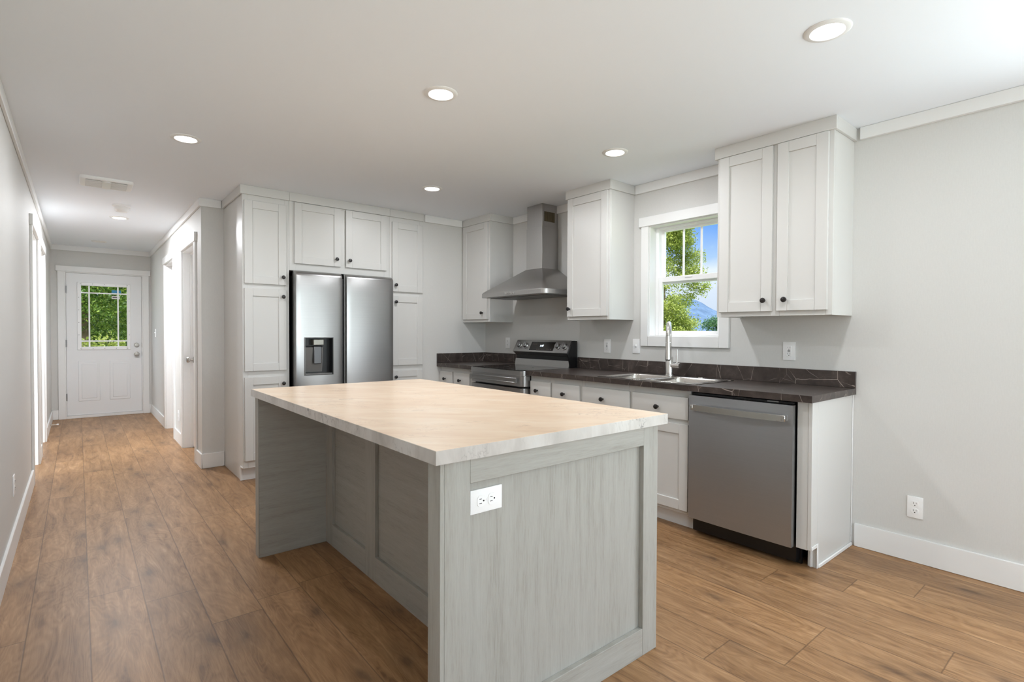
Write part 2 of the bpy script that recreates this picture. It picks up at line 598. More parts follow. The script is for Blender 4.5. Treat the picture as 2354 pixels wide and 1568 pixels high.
CT, CHT = .018, .072
crown('trim_1', [(-CT, 0, YB, -3.60, H-CHT, H)], 'crown moulding on the bare wall right of the double wall cabinet')
crown('trim_2', [(-CT, 0, -2.885, -2.026, H-CHT, H)], 'crown moulding above the kitchen window')
crown('trim_3', [(-CT, 0, -1.54, -.492, H-CHT, H)], 'crown moulding behind the range hood chimney')
crown('trim_4', [(PX1+.018, -.32, -CT, 0, H-CHT, H)], 'crown moulding between the right pantry and the corner cabinet')
crown('trim_5', [(XH-CT, PX0-.018, YJ-CT, YJ, H-CHT, H), (XH-CT, XH, YJ, YF-CT, H-CHT, H)], 'crown moulding along the right side of the hallway')
crown('trim_6', [(XL, XL+CT, YB, .80, H-CHT, H), (XL, XL+CT, .805, YF-CT, H-CHT, H)], 'crown moulding along the left wall')
crown('trim_7', [(XL, XH, YF-CT, YF, H-CHT, H)], 'crown moulding above the front door')
BH, BT = .132, .014
def base(name, boxes, label):
    m = MB()
    for b in boxes: m.box(*b, bev=.003)
    return struct(name, m, TRIM, label, 'baseboard')
base('baseboard_right', [(-BT, 0, YB, -3.598, 0, BH)], 'tall white baseboard on the bare right wall')
base('baseboard_left', [(XL, XL+BT, YB, D1[0]-.075, 0, BH), (XL, XL+BT, D1[1]+.075, D2[0]-.075, 0, BH), (XL, XL+BT, D2[1]+.075, YF, 0, BH)], 'white baseboard along the left wall')
base('baseboard_hall', [(XH-BT, XH, YJ-BT, DA[0]-.075, 0, BH), (XH-BT, XH, DA[1]+.075, DB[0]-.075, 0, BH), (XH-BT, XH, DB[1]+.075, YF, 0, BH)], 'white baseboard along the right side of the hallway')
base('baseboard_pantry', [(XH, PX0-.001, YJ-BT, YJ, 0, BH)], 'short white baseboard beside the left pantry')
base('baseboard_front', [(XL+BT, -3.69, YF-BT, YF, 0, BH), (-2.655, XH-BT, YF-BT, YF, 0, BH)], 'white baseboard pieces either side of the front door')


# door casings with jambs in the hall walls
def casing(name, xw, sgn, d, label, leaf=None):
    """xw: wall face, sgn: +1 room on +x side of the face; d: (y0,y1)"""
    r = empty(name, (xw, (d[0]+d[1])/2, 0), label, 'doorway', kind='structure')
    x0, x1 = (0, .016*sgn)
    y0, y1 = d[0]-(d[0]+d[1])/2, d[1]-(d[0]+d[1])/2
    for a, b in ((y0-.07, y0), (y1, y1+.07)):
        MB().box(x0, x1, a, b, 0, DH, bev=.002).build('casing', TRIM, r)
    MB().box(0, .022*sgn, y0-.085, y1+.085, DH, DH+.085, bev=.002).build('head_casing', TRIM, r)
    jb = MB()
    jb.box(-.12*sgn, 0, y0, y0+.015, 0, DH-.015); jb.box(-.12*sgn, 0, y1-.015, y1, 0, DH-.015); jb.box(-.12*sgn, 0, y0, y1, DH-.015, DH)
    jb.build('jamb', TRIM, r)
    return r


casing('door_2', XL, 1, D1, 'open doorway in the left hallway wall, the nearer of the two')
casing('door_3', XL, 1, D2, 'open doorway in the left hallway wall, the farther of the two')
for nm, d, lb, knob in (('door_4', DA, 'white door set back in the right hallway wall beside the pantry, with a nickel knob', True),
                        ('door_5', DB, 'farther doorway in the right hallway wall, door set back', False)):
    r = casing(nm, XH, -1, d, lb)
    h = (d[1]-d[0])/2
    lf = MB().box(.085, .118, -h+.018, h-.018, .01, DH-.02, bev=.002)
    for z0, z1 in ((.2, .95), (1.1, 1.9)):
        lf.box(.080, .09, -h+.12, -.05, z0, z1, bev=.004); lf.box(.080, .09, .05, h-.12, z0, z1, bev=.004)
    leaf = lf.build('door_leaf', DOORW, r)
    MB().box(.062, .085, -h+.015, -h+.03, 0, DH-.03).box(.062, .085, h-.03, h-.015, 0, DH-.03).box(.062, .085, -h+.015, h-.015, DH-.03, DH-.015).build('door_stop', TRIM, r)
    if knob:
        MB().lathe([(.031, 0), (.031, .006), (.012, .009), (.011, .032), (.024, .038), (.031, .052), (.027, .066), (0, .072)], (.085, h-.085, .93), (-1, 0, 0)).build('knob', NICKEL, leaf)

# ------------------------------------------------------------------ front door
def front_door():
    r = empty('door_1', (-3.1715, YF, 0), 'white front door with a gridded glass lite at the end of the hallway', 'door', kind='structure')
    cx = -3.1715
    X = lambda x: x-cx
    y = 0
    for a, b in ((-3.69, -3.615), (-2.728, -2.653)):
        MB().box(X(a), X(b), -.018, 0, 0, 2.05, bev=.002).build('casing', TRIM, r)
    MB().box(X(-3.71), X(-2.633), -.024, 0, 2.05, 2.125, bev=.002).build('head_casing', TRIM, r)
    jb = MB().box(X(-3.615), X(-3.603), 0, .14, 0, 2.038).box(X(-2.74), X(-2.728), 0, .14, 0, 2.038).box(X(-3.615), X(-2.728), 0, .14, 2.038, 2.05)
    jb.build('jamb', TRIM, r)
    MB().box(X(-3.603), X(-2.74), -.012, .14, 0, .038, bev=.003).build('threshold', TRIM, r)
    # slab around the lite opening
    a, b = -3.600, -2.743
    l0, l1, z0, z1 = -3.445, -2.912, .995, 1.872
    d0, d1 = .012, .056
    s = MB().box(X(a), X(l0), d0, d1, .042, 2.035).box(X(l1), X(b), d0, d1, .042, 2.035)
    s.box(X(l0), X(l1), d0, d1, .042, z0).box(X(l0), X(l1), d0, d1, z1, 2.035)
    slab = s.build('slab', DOORW, r)
    for p0, p1 in ((-3.475, -3.235), (-3.125, -2.885)):
        t = MB()
        for k, (ins, dep) in enumerate(((0, .006), (.020, .0), (.036, .011))):
            t.box(X(p0+ins), X(p1-ins), d0-.002-dep, d0+.006, .235+ins, .80-ins, bev=.004)
        t.build('raised_panel', DOORW, slab)
    f = MB()
    w = .038
    for c in ((l0-w, l0+.008, z0-w, z1+w), (l1-.008, l1+w, z0-w, z1+w), (l0+.008, l1-.008, z0-w, z0+.008), (l0+.008, l1-.008, z1-.008, z1+w)):
        f.box(X(c[0]), X(c[1]), d0-.014, d0+.002, c[2], c[3], bev=.004)
    lf = f.build('lite_frame', PLASTIC, slab)
    sc = MB()
    for k in range(5):
        t = l0+(l1-l0)*k/4
        for z in (z0-.02, z1+.02): sc.cyl((X(t), d0-.0155, z), (X(t), d0-.013, z), .005, seg=8)
    for k in range(1, 5):
        z = z0+(z1-z0)*k/5
        for x in (l0-.02, l1+.02): sc.cyl((X(x), d0-.0155, z), (X(x), d0-.013, z), .005, seg=8)
    sc.build('screw_cap', HINGE, lf)
    ws = MB().box(X(-3.604), X(-3.585), .058, .072, .04, 2.038).box(X(-2.758), X(-2.739), .058, .072, .04, 2.038).box(X(-3.585), X(-2.758), .058, .072, 2.02, 2.038)
    ws.build('weather_strip', TRIM, r)
    g = MB().box(X(l0), X(l1), .030, .036, z0, z1).build('glass', PANE, slab)
    for x in (-3.350, -3.022):
        MB().box(X(x)-.009, X(x)+.009, .022, .029, z0, z1).build('muntin', PLASTIC, slab)
    for z in (1.082, 1.766):
        MB().box(X(l0), X(l1), .0215, .0285, z-.009, z+.009).build('muntin', PLASTIC, slab)
    MB().box(X(-3.095), X(-2.985), .0295, .0300, 1.775, 1.818).build('blue_sticker', plain('sticker_blue', S(40, 130, 175), .5), g)
    st = MB().box(X(-3.095), X(-3.0), .0295, .0300, 1.690, 1.735).build('white_sticker', plain('sticker_white', S(225, 222, 222), .5), g)
    MB().box(X(-3.085), X(-3.01), .0290, .0294, 1.706, 1.718).build('printed_band', plain('sticker_print', S(70, 66, 70), .5), g)
    for z in (.30, 1.05, 1.80):
        MB().cyl((X(-3.602), .004, z-.05), (X(-3.602), .004, z+.05), .008, seg=10).build('hinge', HINGE, r)
    MB().lathe([(.032, 0), (.032, .006), (.027, .012), (.027, .022), (0, .024)], (X(-2.805), d0, 1.020), (0, -1, 0)).build('deadbolt', NICKEL, slab)
    MB().lathe([(.033, 0), (.033, .006), (.012, .010), (.012, .034), (.025, .040), (.031, .054), (.026, .066), (0, .070)], (X(-2.805), d0, .888), (0, -1, 0)).build('knob', NICKEL, slab)
    MB().box(X(-2.742), X(-2.738), .004, .02, .985, 1.055).box(X(-2.742), X(-2.738), .004, .02, .855, .92).build('strike_plate', plain('strike_dark', S(95, 93, 90), .4, .8), r)


front_door()

# ------------------------------------------------------------------ kitchen window
def kitchen_window():
    y0, y1, z0, z1 = WIN      # y0 is the far-right (nearest camera) side
    r = empty('window_1', (0, y1, z0), 'white sash window over the sink with three upper panes', 'window', rz=SINKROT, kind='structure')
    w = y1-y0; h = z1-z0      # local x 0..w, z 0..h ; local y into the wall
    MB().box(-.068, 0, -.016, 0, -.078, h, bev=.002).build('casing', TRIM, r)
    MB().box(w, w+.075, -.016, 0, -.078, h, bev=.002).build('casing', TRIM, r)
    MB().box(0, w, -.016, 0, -.078, 0, bev=.002).build('sill_casing', TRIM, r)
    MB().box(-.088, w+.095, -.022, 0, h, h+.074, bev=.002).build('head_casing', TRIM, r)
    MB().box(0, .008, 0, .14, 0, h).box(w-.008, w, 0, .14, 0, h).box(.008, w-.008, 0, .14, 0, .008).box(.008, w-.008, 0, .14, h-.008, h).build('jamb_liner', TRIM, r)
    fr = MB()
    for b in ((.008, .036, .075, .138, 0.008, h-.008), (w-.036, w-.008, .075, .138, .008, h-.008), (.036, w-.036, .075, .138, h-.024, h-.008), (.036, w-.036, .075, .138, .008, .020)):
        fr.box(*b, bev=.002)
    fr.build('window_frame', PLASTIC, r)
    mid = .435
    def sash(name, za, zb, yy, bot, top):
        s = MB()
        s.box(.034, .064, yy, yy+.026, za, zb, bev=.003).box(w-.064, w-.034, yy, yy+.026, za, zb, bev=.003)
        s.box(.064, w-.064, yy, yy+.026, za, za+bot, bev=.003).box(.064, w-.064, yy, yy+.026, zb-top, zb, bev=.003)
        o = s.build(name, PLASTIC, r)
        MB().box(.055, w-.055, yy+.011, yy+.015, za+bot-.004, zb-top+.004).build('pane', PANE, o)
        return o
    up_ = sash('upper_sash', mid-.025, h-.02, .108, .040, .022)
    for f in (.36, .68):
        MB().box(.064+(w-.128)*f-.008, .064+(w-.128)*f+.008, .1125, .1185, mid, h-.035).build('muntin', PLASTIC, up_)
    lo = sash('lower_sash', .018, mid+.03, .080, .024, .040)
    MB().box(w/2-.03, w/2+.03, .072, .081, mid+.012, mid+.026, bev=.003).build('sash_lock', PLASTIC, lo)


kitchen_window()


def rear_window(name, a, b, axis, val, z0, z1, label, n):
    m = MB(); t = .05
    def bx(u0, u1, v0, v1):
        if axis == 'x': m.box(val, val+.06, u0, u1, v0, v1)
        else: m.box(u0, u1, val, val+.06, v0, v1)
    for k in range(n+1):
        u = a+(b-a)*k/n
        bx(max(a, u-t/2), min(b, u+t/2), z0, z1)
    for k in range(n):
        u, v = a+(b-a)*k/n+t/2, a+(b-a)*(k+1)/n-t/2
        bx(u, v, z0, z0+t); bx(u, v, z1-t, z1); bx(u, v, (z0+z1)/2-.02, (z0+z1)/2+.02)
    struct(name, m, PLASTIC, label, 'window')


rear_window('window_2', PATIO[0], PATIO[1], 'x', .05, PATIO[2], PATIO[3], 'large window on the right wall beyond the frame', 2)
rear_window('window_3', -3.2, -.6, 'y', YB-.10, .6, 2.1, 'wide window in the rear wall', 3)
rear_window('fill_window', -7.9, -6.3, 'x', XL-.09, .5, 2.1, 'added window for the fill light, in the left wall behind the viewpoint', 2)  # unseen window added for the left fill lamp
rear_window('window_4', -2.2, -.6, 'x', XO-.09, .6, 2.1, 'window of the side room', 2)


# ------------------------------------------------------------------ cabinet pieces (local frame: x right, y into the wall, z up, front at -y)
def knob(x, y, z, parent):
    return MB().lathe([(.0075, 0), (.0065, .004), (.0055, .012), (.0095, .016), (.0150, .020), (.0162, .025), (.0140, .030), (.007, .0325), (0, .033)],
                      (x, y, z), (0, -1, 0), 18).build('knob', BRONZE, parent)


def shaker(name, x0, x1, z0, z1, yf, parent, rail=.062, th=.019, m=None, kn=None):
    """front face of the door at y = yf"""
    b = MB(); v = .0016
    b.box(x0, x0+rail, yf, yf+th, z0, z1, v).box(x1-rail, x1, yf, yf+th, z0, z1, v)
    b.box(x0+rail, x1-rail, yf, yf+th, z0, z0+rail, v).box(x0+rail, x1-rail, yf, yf+th, z1-rail, z1, v)
    b.box(x0+rail-.004, x1-rail+.004, yf+.009, yf+th-.002, z0+rail-.004, z1-rail+.004)
    o = b.build(name, m or CAB, parent)
    if kn: knob(kn[0], yf, kn[1], o)
    return o


def slabfront(x0, x1, z0, z1, yf, parent, kn=None, name='drawer'):
    b = MB().box(x0, x1, yf, yf+.019, z0, z1, .004, 2)
    o = b.build(name, CAB, parent)
    if kn: knob(kn[0], yf, kn[1], o)
    return o


def crown_cab(x0, x1, yf, yb, parent, left=False, right=False, ztop=H):
    c = .016
    m = MB().box(x0-(c if left else 0), x1+(c if right else 0), yf-c, yf, ztop-CHT, ztop, .002)
    if left: m.box(x0-c, x0, yf, yb, ztop-CHT, ztop, .002)
    if right: m.box(x1, x1+c, yf, yb, ztop-CHT, ztop, .002)
    return m.build('crown_moulding', CAB, parent)


# ---- pantry run on the fridge wall (world x, y)
def pantry(name, x0, x1, dx0, dx1, kx, label, left):
    r = empty(name, (x0, 0, 0), label, 'cabinet', 'tall pantry cabinets around the fridge')
    w = x1-x0
    D = YJ-.002
    b = MB()
    b.box(.002 if left else 0, .018, .075, D, 0, H-.001)
    b.box(w-.018, w, .075, D, 0, H-.001).box(.002, .018, .0, .0751, .112, H-.001).box(w-.018, w, 0, .0751, .112, H-.001)
    b.box(.018, w-.018, D-.012, D, .1, H-.001).box(.018, w-.018, .0, D, H-.02, H-.001).box(.018, w-.018, 0, D, .112, .13)
    b.build('carcass', CAB, r)
    f = MB()
    f.box(.0, .038, -.004, .016, .112, H-.001, .001).box(w-.038, w, -.004, .016, .112, H-.001, .001)
    for z0, z1 in ((.112, .178), (.845, .91), (1.572, 1.628), (2.285, H-.001)): f.box(.038, w-.038, -.004, .016, z0, z1, .001)
    f.build('face_frame', CAB, r)
    MB().box(.01, w-.002, .072, .085, 0, .112).build('toe_kick', TRIM, r)
    if left:
        MB().box(-.006, .012, .066, .092, 0, .112, .002).box(-.006, 0, .0, .075, .112, .124, .002).build('toe_trim', TRIM, r)
    a, c = dx0-x0, dx1-x0
    for z0, z1, kz in ((1.620, 2.292, 1.684), (.904, 1.580, 1.520), (.172, .853, .793)):
        shaker('door', a, c, z0, z1, -.023, r, kn=(kx-x0, kz))
    crown_cab(0, w, -.004, D, r, left=left)
    return r


pantry('tall_pantry_cabinet', PX0, -2.085, -2.436, -2.112, -2.141, 'tall white pantry cabinet left of the fridge, beside the hallway corner', True)
pantry('tall_pantry_cabinet', -1.157, PX1, -1.134, -.802, -1.104, 'tall white pantry cabinet right of the fridge, partly hidden by it', False)


def over_fridge():
    r = empty('over_fridge_cabinet', (-2.085, 0, 1.752), 'short two-door white cabinet directly above the stainless fridge', 'cabinet')
    w = 2.085-1.157; z = -1.752
    b = MB()
    b.box(0.001, .018, 0, YJ-.002, 0, H+z-.001).box(w-.018, w-.001, 0, YJ-.002, 0, H+z-.001).box(.018, w-.018, .0, YJ-.002, 0, .018)
    b.box(.018, w-.018, YJ-.014, YJ-.002, 0, H+z-.001).box(.018, w-.018, 0, YJ-.002, H+z-.02, H+z-.001)
    b.build('carcass', CAB, r)
    f = MB().box(0.001, .055, -.004, .016, 0, H+z-.001, .001).box(w-.055, w-.001, -.004, .016, 0, H+z-.001, .001)
    f.box(.055, w-.055, -.004, .016, 0, .075, .001).box(.055, w-.055, -.004, .016, 2.325+z, H+z-.001, .001).box(.44, .49, -.004, .016, .075, 2.325+z, .001)
    f.build('face_frame', CAB, r)
    x0 = -2.085
    shaker('door', -2.045-x0, -1.640-x0, 1.813+z, 2.333+z, -.023, r, kn=(-1.683-x0, 1.877+z))
    shaker('door', -1.594-x0, -1.192-x0, 1.813+z, 2.333+z, -.023, r, kn=(-1.562-x0, 1.876+z))
    crown_cab(0.001, w-.001, -.004, .1, r, ztop=H+z)


over_fridge()


# ---- wall cabinets on the sink wall
def wall_cab(name, yn, yf, doors, label, crown_ends, bottom=1.333):
    """yf far (larger y), yn near (smaller y). doors: list (local x0, x1, knob local x)"""
    r = empty(name, (0, yf, bottom), label, 'cabinet', 'white wall cabinets', SINKROT)
    w = yf-yn; h = H-bottom; D = .300
    b = MB()
    b.box(0, .016, -D+.018, 0, 0, h-.001, .001).box(w-.016, w, -D+.018, 0, 0, h-.001, .001)
    b.box(.016, w-.016, -D+.018, 0, .012, .028).box(.016, w-.016, -.012, 0, .028, h-.001).box(.016, w-.016, -D+.018, 0, h-.018, h-.001)
    b.build('carcass', CAB, r)
    f = MB()
    xs = [0] + [x for d in doors for x in d[:2]] + [w]
    segs = [(0, doors[0][0]+.012)] + [(doors[i][1]-.012, doors[i+1][0]+.012) for i in range(len(doors)-1)] + [(doors[-1][1]-.012, w)]
    for a, c in segs: f.box(a, c, -D, -D+.018, 0, h-.001, .001)
    for k in range(len(doors)):
        f.box(segs[k][1], segs[k+1][0], -D, -D+.018, 0, .04, .001).box(segs[k][1], segs[k+1][0], -D, -D+.018, h-.085, h-.001, .001)
    f.build('face_frame', CAB, r)
    for x0, x1, kx in doors:
        shaker('door', x0, x1, .028, h-.0755, -D-.0195, r, kn=(kx, .092))
    crown_cab(0, w, -D, 0, r, *crown_ends, ztop=h)
    return r


wall_cab('wall_cabinet', -.476, -.001, [(.022, .452, .38)], 'white single-door wall cabinet in the corner left of the range hood', (False, True))
wall_cab('wall_cabinet', -2.008, -1.556, [(.012, .438, .044)], 'white single-door wall cabinet between the range hood and the window', (True, True))
wall_cab('wall_cabinet', -3.568, -2.896, [(.022, .352, .312), (.380, .650, .432)], 'large white two-door wall cabinet right of the window', (True, True))


# ---- base cabinets on the sink wall
FR = -.575     # face frame plane (local y)
def base_cab(name, yn, yf, cols, label, false_front=False, right_panel=False):
    r = empty(name, (0, yf, 0), label, 'cabinet', 'white base cabinets under the dark worktop', SINKROT)
    w = yf-yn; t = .876
    b = MB()
    b.box(.0005, .016, FR+.018, -.002, .105, t).box(w-.016, w-.0005, FR+.018, -.002, .105, t)
    b.box(.016, w-.016, FR+.018, -.002, .105, .121).box(.016, w-.016, -.012, -.002, .121, t)
    b.build('carcass', CAB, r)
    f = MB()
    segs = [(0.0005, cols[0][0]+.012)] + [(cols[i][1]-.012, cols[i+1][0]+.012) for i in range(len(cols)-1)] + [(cols[-1][1]-.012, w-.0005)]
    for a, c in segs: f.box(a, c, FR, FR+.018, .105, t, .001)
    for k in range(len(cols)):
        for z0, z1 in ((.105, .14), (.66, .70), (.815, t)):
            f.box(segs[k][1], segs[k+1][0], FR, FR+.018, z0, z1, .001)
    f.build('face_frame', CAB, r)
    MB().box(.0005, w-.0005, FR+.075, FR+.088, 0, .105).build('toe_kick', TRIM, r)
    for x0, x1, kx in cols:
        slabfront(x0, x1, .692, .832, FR-.0195, r, kn=(kx, .757), name='false_front' if false_front else 'drawer')
        shaker('door', x0, x1, .128, .664, FR-.0195, r, kn=(None if false_front else None))
    return r


base_cab('base_cabinet', -.642, -.001, [(.012, .240, .088+.03), (.266, .540, .39)], 'white base cabinet in the corner between the fridge wall and the range')
base_cab('base_cabinet', -1.985, -1.409, [(.012, .250, .10), (.268, .562, .405)], 'white two-drawer base cabinet just right of the range')
base_cab('base_cabinet', -2.890, -1.986, [(.016, .446, .215), (.472, .894, .675)], 'white sink base cabinet left of the dishwasher', False)


def end_panel():
    r = empty('cabinet_end_panel', (0, -3.507, 0), 'white cabinet end panel and filler right of the dishwasher', 'cabinet', None, SINKROT)
    w = .074
    MB().box(w-.018, w, -.50, -.016, 0, .876, .001).box(w-.018, w, FR-.003, -.4999, .112, .876, .001).build('side_panel', CAB, r)
    MB().box(0, w-.018, FR, FR+.018, .108, .876, .001).build('filler', CAB, r)
    MB().box(.03, w-.018, -.50, -.484, 0, .108, .001).box(.040, .050, -.506, -.5, 0, .108, .001).build('toe_block', TRIM, r)
    MB().box(w, w+.005, -.506, -.488, 0, .13, .0015).box(w, w+.005, FR, -.506, .112, .13, .0015).build('notch_trim', TRIM, r)
    MB().box(w, w+.010, -.488, -.016, 0, .02, .003).build('shoe_moulding', TRIM, r)
    MB().box(w, w+.004, -.016, -.002, .02, .876, .001).build('scribe_moulding', TRIM, r)


end_panel()

# ---- worktops
CTZ0, CTZ1, CTF = .878, .914, -.627
def worktop_left():
    r = empty('worktop', (0, -.001, CTZ0), 'short dark marble worktop in the corner left of the range', 'worktop', 'dark marble worktops', SINKROT)
    MB().box(.001, .639, CTF, -.001, 0, CTZ1-CTZ0, .002).build('slab', DMARB, r)
    MB().box(.020, .639, -.020, -.001, CTZ1-CTZ0, .132, .0015).box(.001, .020, CTF, -.001, CTZ1-CTZ0, .132, .0015).build('backsplash', DMARB, r)


SK = (.735, 1.515, -.592, -.118)     # sink rim in worktop local coordinates
def worktop_right():
    r = empty('worktop', (0, -1.409, CTZ0), 'long dark marble worktop holding the sink, right of the range', 'worktop', 'dark marble worktops', SINKROT)
    L = 3.596-1.409
    h = CTZ1-CTZ0
    a, b, c, d = SK[0]+.015, SK[1]-.015, SK[2]+.015, SK[3]-.015
    m = bmesh.new()
    xs = [0, a, b, L]; ys = [CTF, c, d, -.001]
    vt = {}
    for z in (0, h):
        for i, x in enumerate(xs):
            for j, y in enumerate(ys): vt[i, j, z] = m.verts.new((x, y, z))
    for i in range(3):
        for j in range(3):
            if (i, j) == (1, 1): continue
            for z in (0, h):
                m.faces.new((vt[i, j, z], vt[i+1, j, z], vt[i+1, j+1, z], vt[i, j+1, z]))
    def side(p, q): m.faces.new((vt[p+(0,)], vt[q+(0,)], vt[q+(h,)], vt[p+(h,)]))
    for k in range(3):
        side((k, 0), (k+1, 0)); side((k, 3), (k+1, 3)); side((0, k), (0, k+1)); side((3, k), (3, k+1))
    for p, q in (((1, 1), (2, 1)), ((1, 2), (2, 2)), ((1, 1), (1, 2)), ((2, 1), (2, 2))): side(p, q)
    mb = MB(); mb.merge(m)
    mb.build('slab', DMARB, r)
    MB().box(0, L, -.020, -.001, h, .132, .0015).build('backsplash', DMARB, r)
    return r


worktop_left(); worktop_right()


def rrect(x0, x1, y0, y1, rad, n=5):
    pts = []
    for cx, cy, a0 in ((x1-rad, y1-rad, 0), (x0+rad, y1-rad, PI/2), (x0+rad, y0+rad, PI), (x1-rad, y0+rad, 1.5*PI)):
        for k in range(n+1):
            a = a0+PI/2*k/n
            pts.append((cx+rad*math.cos(a), cy+rad*math.sin(a)))
    return pts


def loft(mb, rings, cap0=False, cap1=False):
    t = bmesh.new()
    vs = [[t.verts.new(p) for p in ring] for ring in rings]
    n = len(rings[0])
    for a, b in zip(vs, vs[1:]):
        for k in range(n): t.faces.new((a[k], a[(k+1) % n], b[(k+1) % n], b[k]))
    if cap0: t.faces.new(vs[0][::-1])
    if cap1: t.faces.new(vs[-1])
    bmesh.ops.recalc_face_normals(t, faces=t.faces)
    mb.merge(t)


def sink():
    r = empty('kitchen_sink', (0, -1.409, CTZ1), 'double-bowl stainless drop-in sink in the dark worktop below the window', 'sink', None, SINKROT)
    x0, x1, y0, y1 = SK
    xm = (x0+x1)/2
    bowls = ((x0+.035, xm-.018, y0+.035, y1-.085), (xm+.018, x1-.035, y0+.035, y1-.085))
    # rim deck: grid with two holes via boxes
    rim = MB(); z0, z1 = .0005, .006
    ya, yb = bowls[0][2], bowls[0][3]
    rim.box(x0, x1, y0, ya, z0, z1, .0025).box(x0, x1, yb, y1, z0, z1, .0025)
    rim.box(x0, bowls[0][0], ya-.003, yb+.003, z0, z1, .0025).box(bowls[0][1], bowls[1][0], ya-.003, yb+.003, z0, z1, .0025).box(bowls[1][1], x1, ya-.003, yb+.003, z0, z1, .0025)
    rim.build('rim', SINKST, r)
    for bx in bowls:
        m = MB()
        def ring(ins, z, rad): return [(p[0], p[1], z) for p in rrect(bx[0]+ins, bx[1]-ins, bx[2]+ins, bx[3]-ins, rad)]
        loft(m, [ring(-.002, .007, .05), ring(.004, .004, .05), ring(.008, -.01, .05), ring(.014, -.15, .05), ring(.04, -.172, .05), ring(.12, -.176, .03)], cap1=True)
        # fill the square corners between rim and rounded bowl
        loft(m, [[(p[0], p[1], .0055) for p in rrect(bx[0]-.004, bx[1]+.004, bx[2]-.004, bx[3]+.004, .002)], ring(-.002, .0068, .05)])
        o = m.build('bowl', SINKST, r)
        cx, cy = (bx[0]+bx[1])/2, (bx[2]+bx[3])/2
        MB().lathe([(.045, -.1755), (.043, -.172), (.036, -.173), (.034, -.1755), (0, -.1755)], (cx, cy, 0), (0, 0, 1)).build('drain', CHROME, o)
    MB().lathe([(.020, .0062), (.019, .011), (.012, .012), (0, .012)], (xm+.17, y1-.04, 0), (0, 0, 1)).build('hole_cover', CHROME, r)


sink()


def faucet():
    fy = -2.447
    r = empty('kitchen_faucet', (-.150, fy, CTZ1+.006), 'tall pull-down chrome faucet behind the sink', 'faucet')
    MB().lathe([(.030, 0), (.030, .004), (.0265, .007), (.0265, .135), (.0245, .138), (0, .138)], (0, 0, 0), (0, 0, 1), 28).build('base', CHROME, r)
    d = Vector((-.86, -.51, 0))
    R, zt = .088, .290
    pts = [(0, 0, .137), (0, 0, .2)]
    for k in range(17):
        a = PI*k/16
        pts.append(tuple(d*(R-R*math.cos(a)) + Vector((0, 0, zt+R*math.sin(a)))))
    MB().tube(pts, .0155, 18).build('gooseneck', CHROME, r)
    e = d*2*R
    h = MB()
    h.cyl(e+Vector((0, 0, zt)), e+Vector((0, 0, zt-.045)), .0165, .0175, 20).cyl(e+Vector((0, 0, zt-.047)), e+Vector((0, 0, zt-.165)), .0175, .0205, 20)
    sp = h.build('spray_head', CHROME, r)
    MB().cyl(e+Vector((0, 0, zt-.165)), e+Vector((0, 0, zt-.172)), .018, .016, 20).build('nozzle', BLACK, sp)
    MB().box(e.x+.006, e.x+.022, e.y-.004, e.y+.012, zt-.120, zt-.085, .003).build('button', BLACK, sp)
    lv = MB().cyl((0, -.02, .075), (0, -.088, .075), .019, .019, 20).build('valve', CHROME, r)
    MB().cyl((0, -.062, .09), (0, -.062, .192), .0065, .0060, 12).build('lever', CHROME, lv)


faucet()

# ------------------------------------------------------------------ dishwasher
def dishwasher():
    r = empty('dishwasher', (0, -2.893, 0), 'stainless dishwasher with a bar handle at the near end of the base cabinets', 'dishwasher', None, SINKROT)
    w = .612
    MB().box(.004, w-.004, FR+.02, -.03, .02, .868).build('tub', BLACK, r)
    # slightly bowed door
    n = 14; pts = []
    for k in range(n+1):
        t = k/n; pts.append((.006+(w-.010)*t, -.618-.004*math.sin(PI*t)))
    pts += [(w-.004, FR+.019), (.006, FR+.019)]
    d = MB().prism(pts, 'z', .112, .855).build('door', STEELV, r)
    MB().box(.01, w-.01, FR-.01, FR+.019, .857, .868).build('control_strip', BLACK, d)
    MB().box(w-.15, w-.09, FR-.0115, FR-.0098, .860, .8665).build('indicator', HINGE, d)
    hp = []
    for k in range(13):
        t = k/12; hp.append((.026+(w-.058)*t, -.640-.022*math.sin(PI*t)))
    back = [(x, y+.012) for x, y in hp[::-1]]
    h = MB().prism(hp+back, 'z', .768, .802, .003)
    h.box(.026, .046, -.645, -.617, .770, .800, .002).box(w-.052, w-.032, -.645, -.617, .770, .800, .002)
    h.build('handle', CHROME, d)
    MB().box(.05, w+.008, -.515, -.50, .005, .112).build('toe_kick', BLACK, r)
    for x in (.10, w-.075):
        MB().cyl((x, -.527, .055), (x, -.513, .055), .011, seg=14).cyl((x, -.53, .055), (x, -.527, .055), .005, seg=8).box(x-.003, x+.003, -.52, -.514, .066, .09).build('leveling_bolt', HINGE, r)
    MB().box(w-.022, w-.012, -.53, -.515, .03, .09, .002).build('bracket', HINGE, r)


dishwasher()

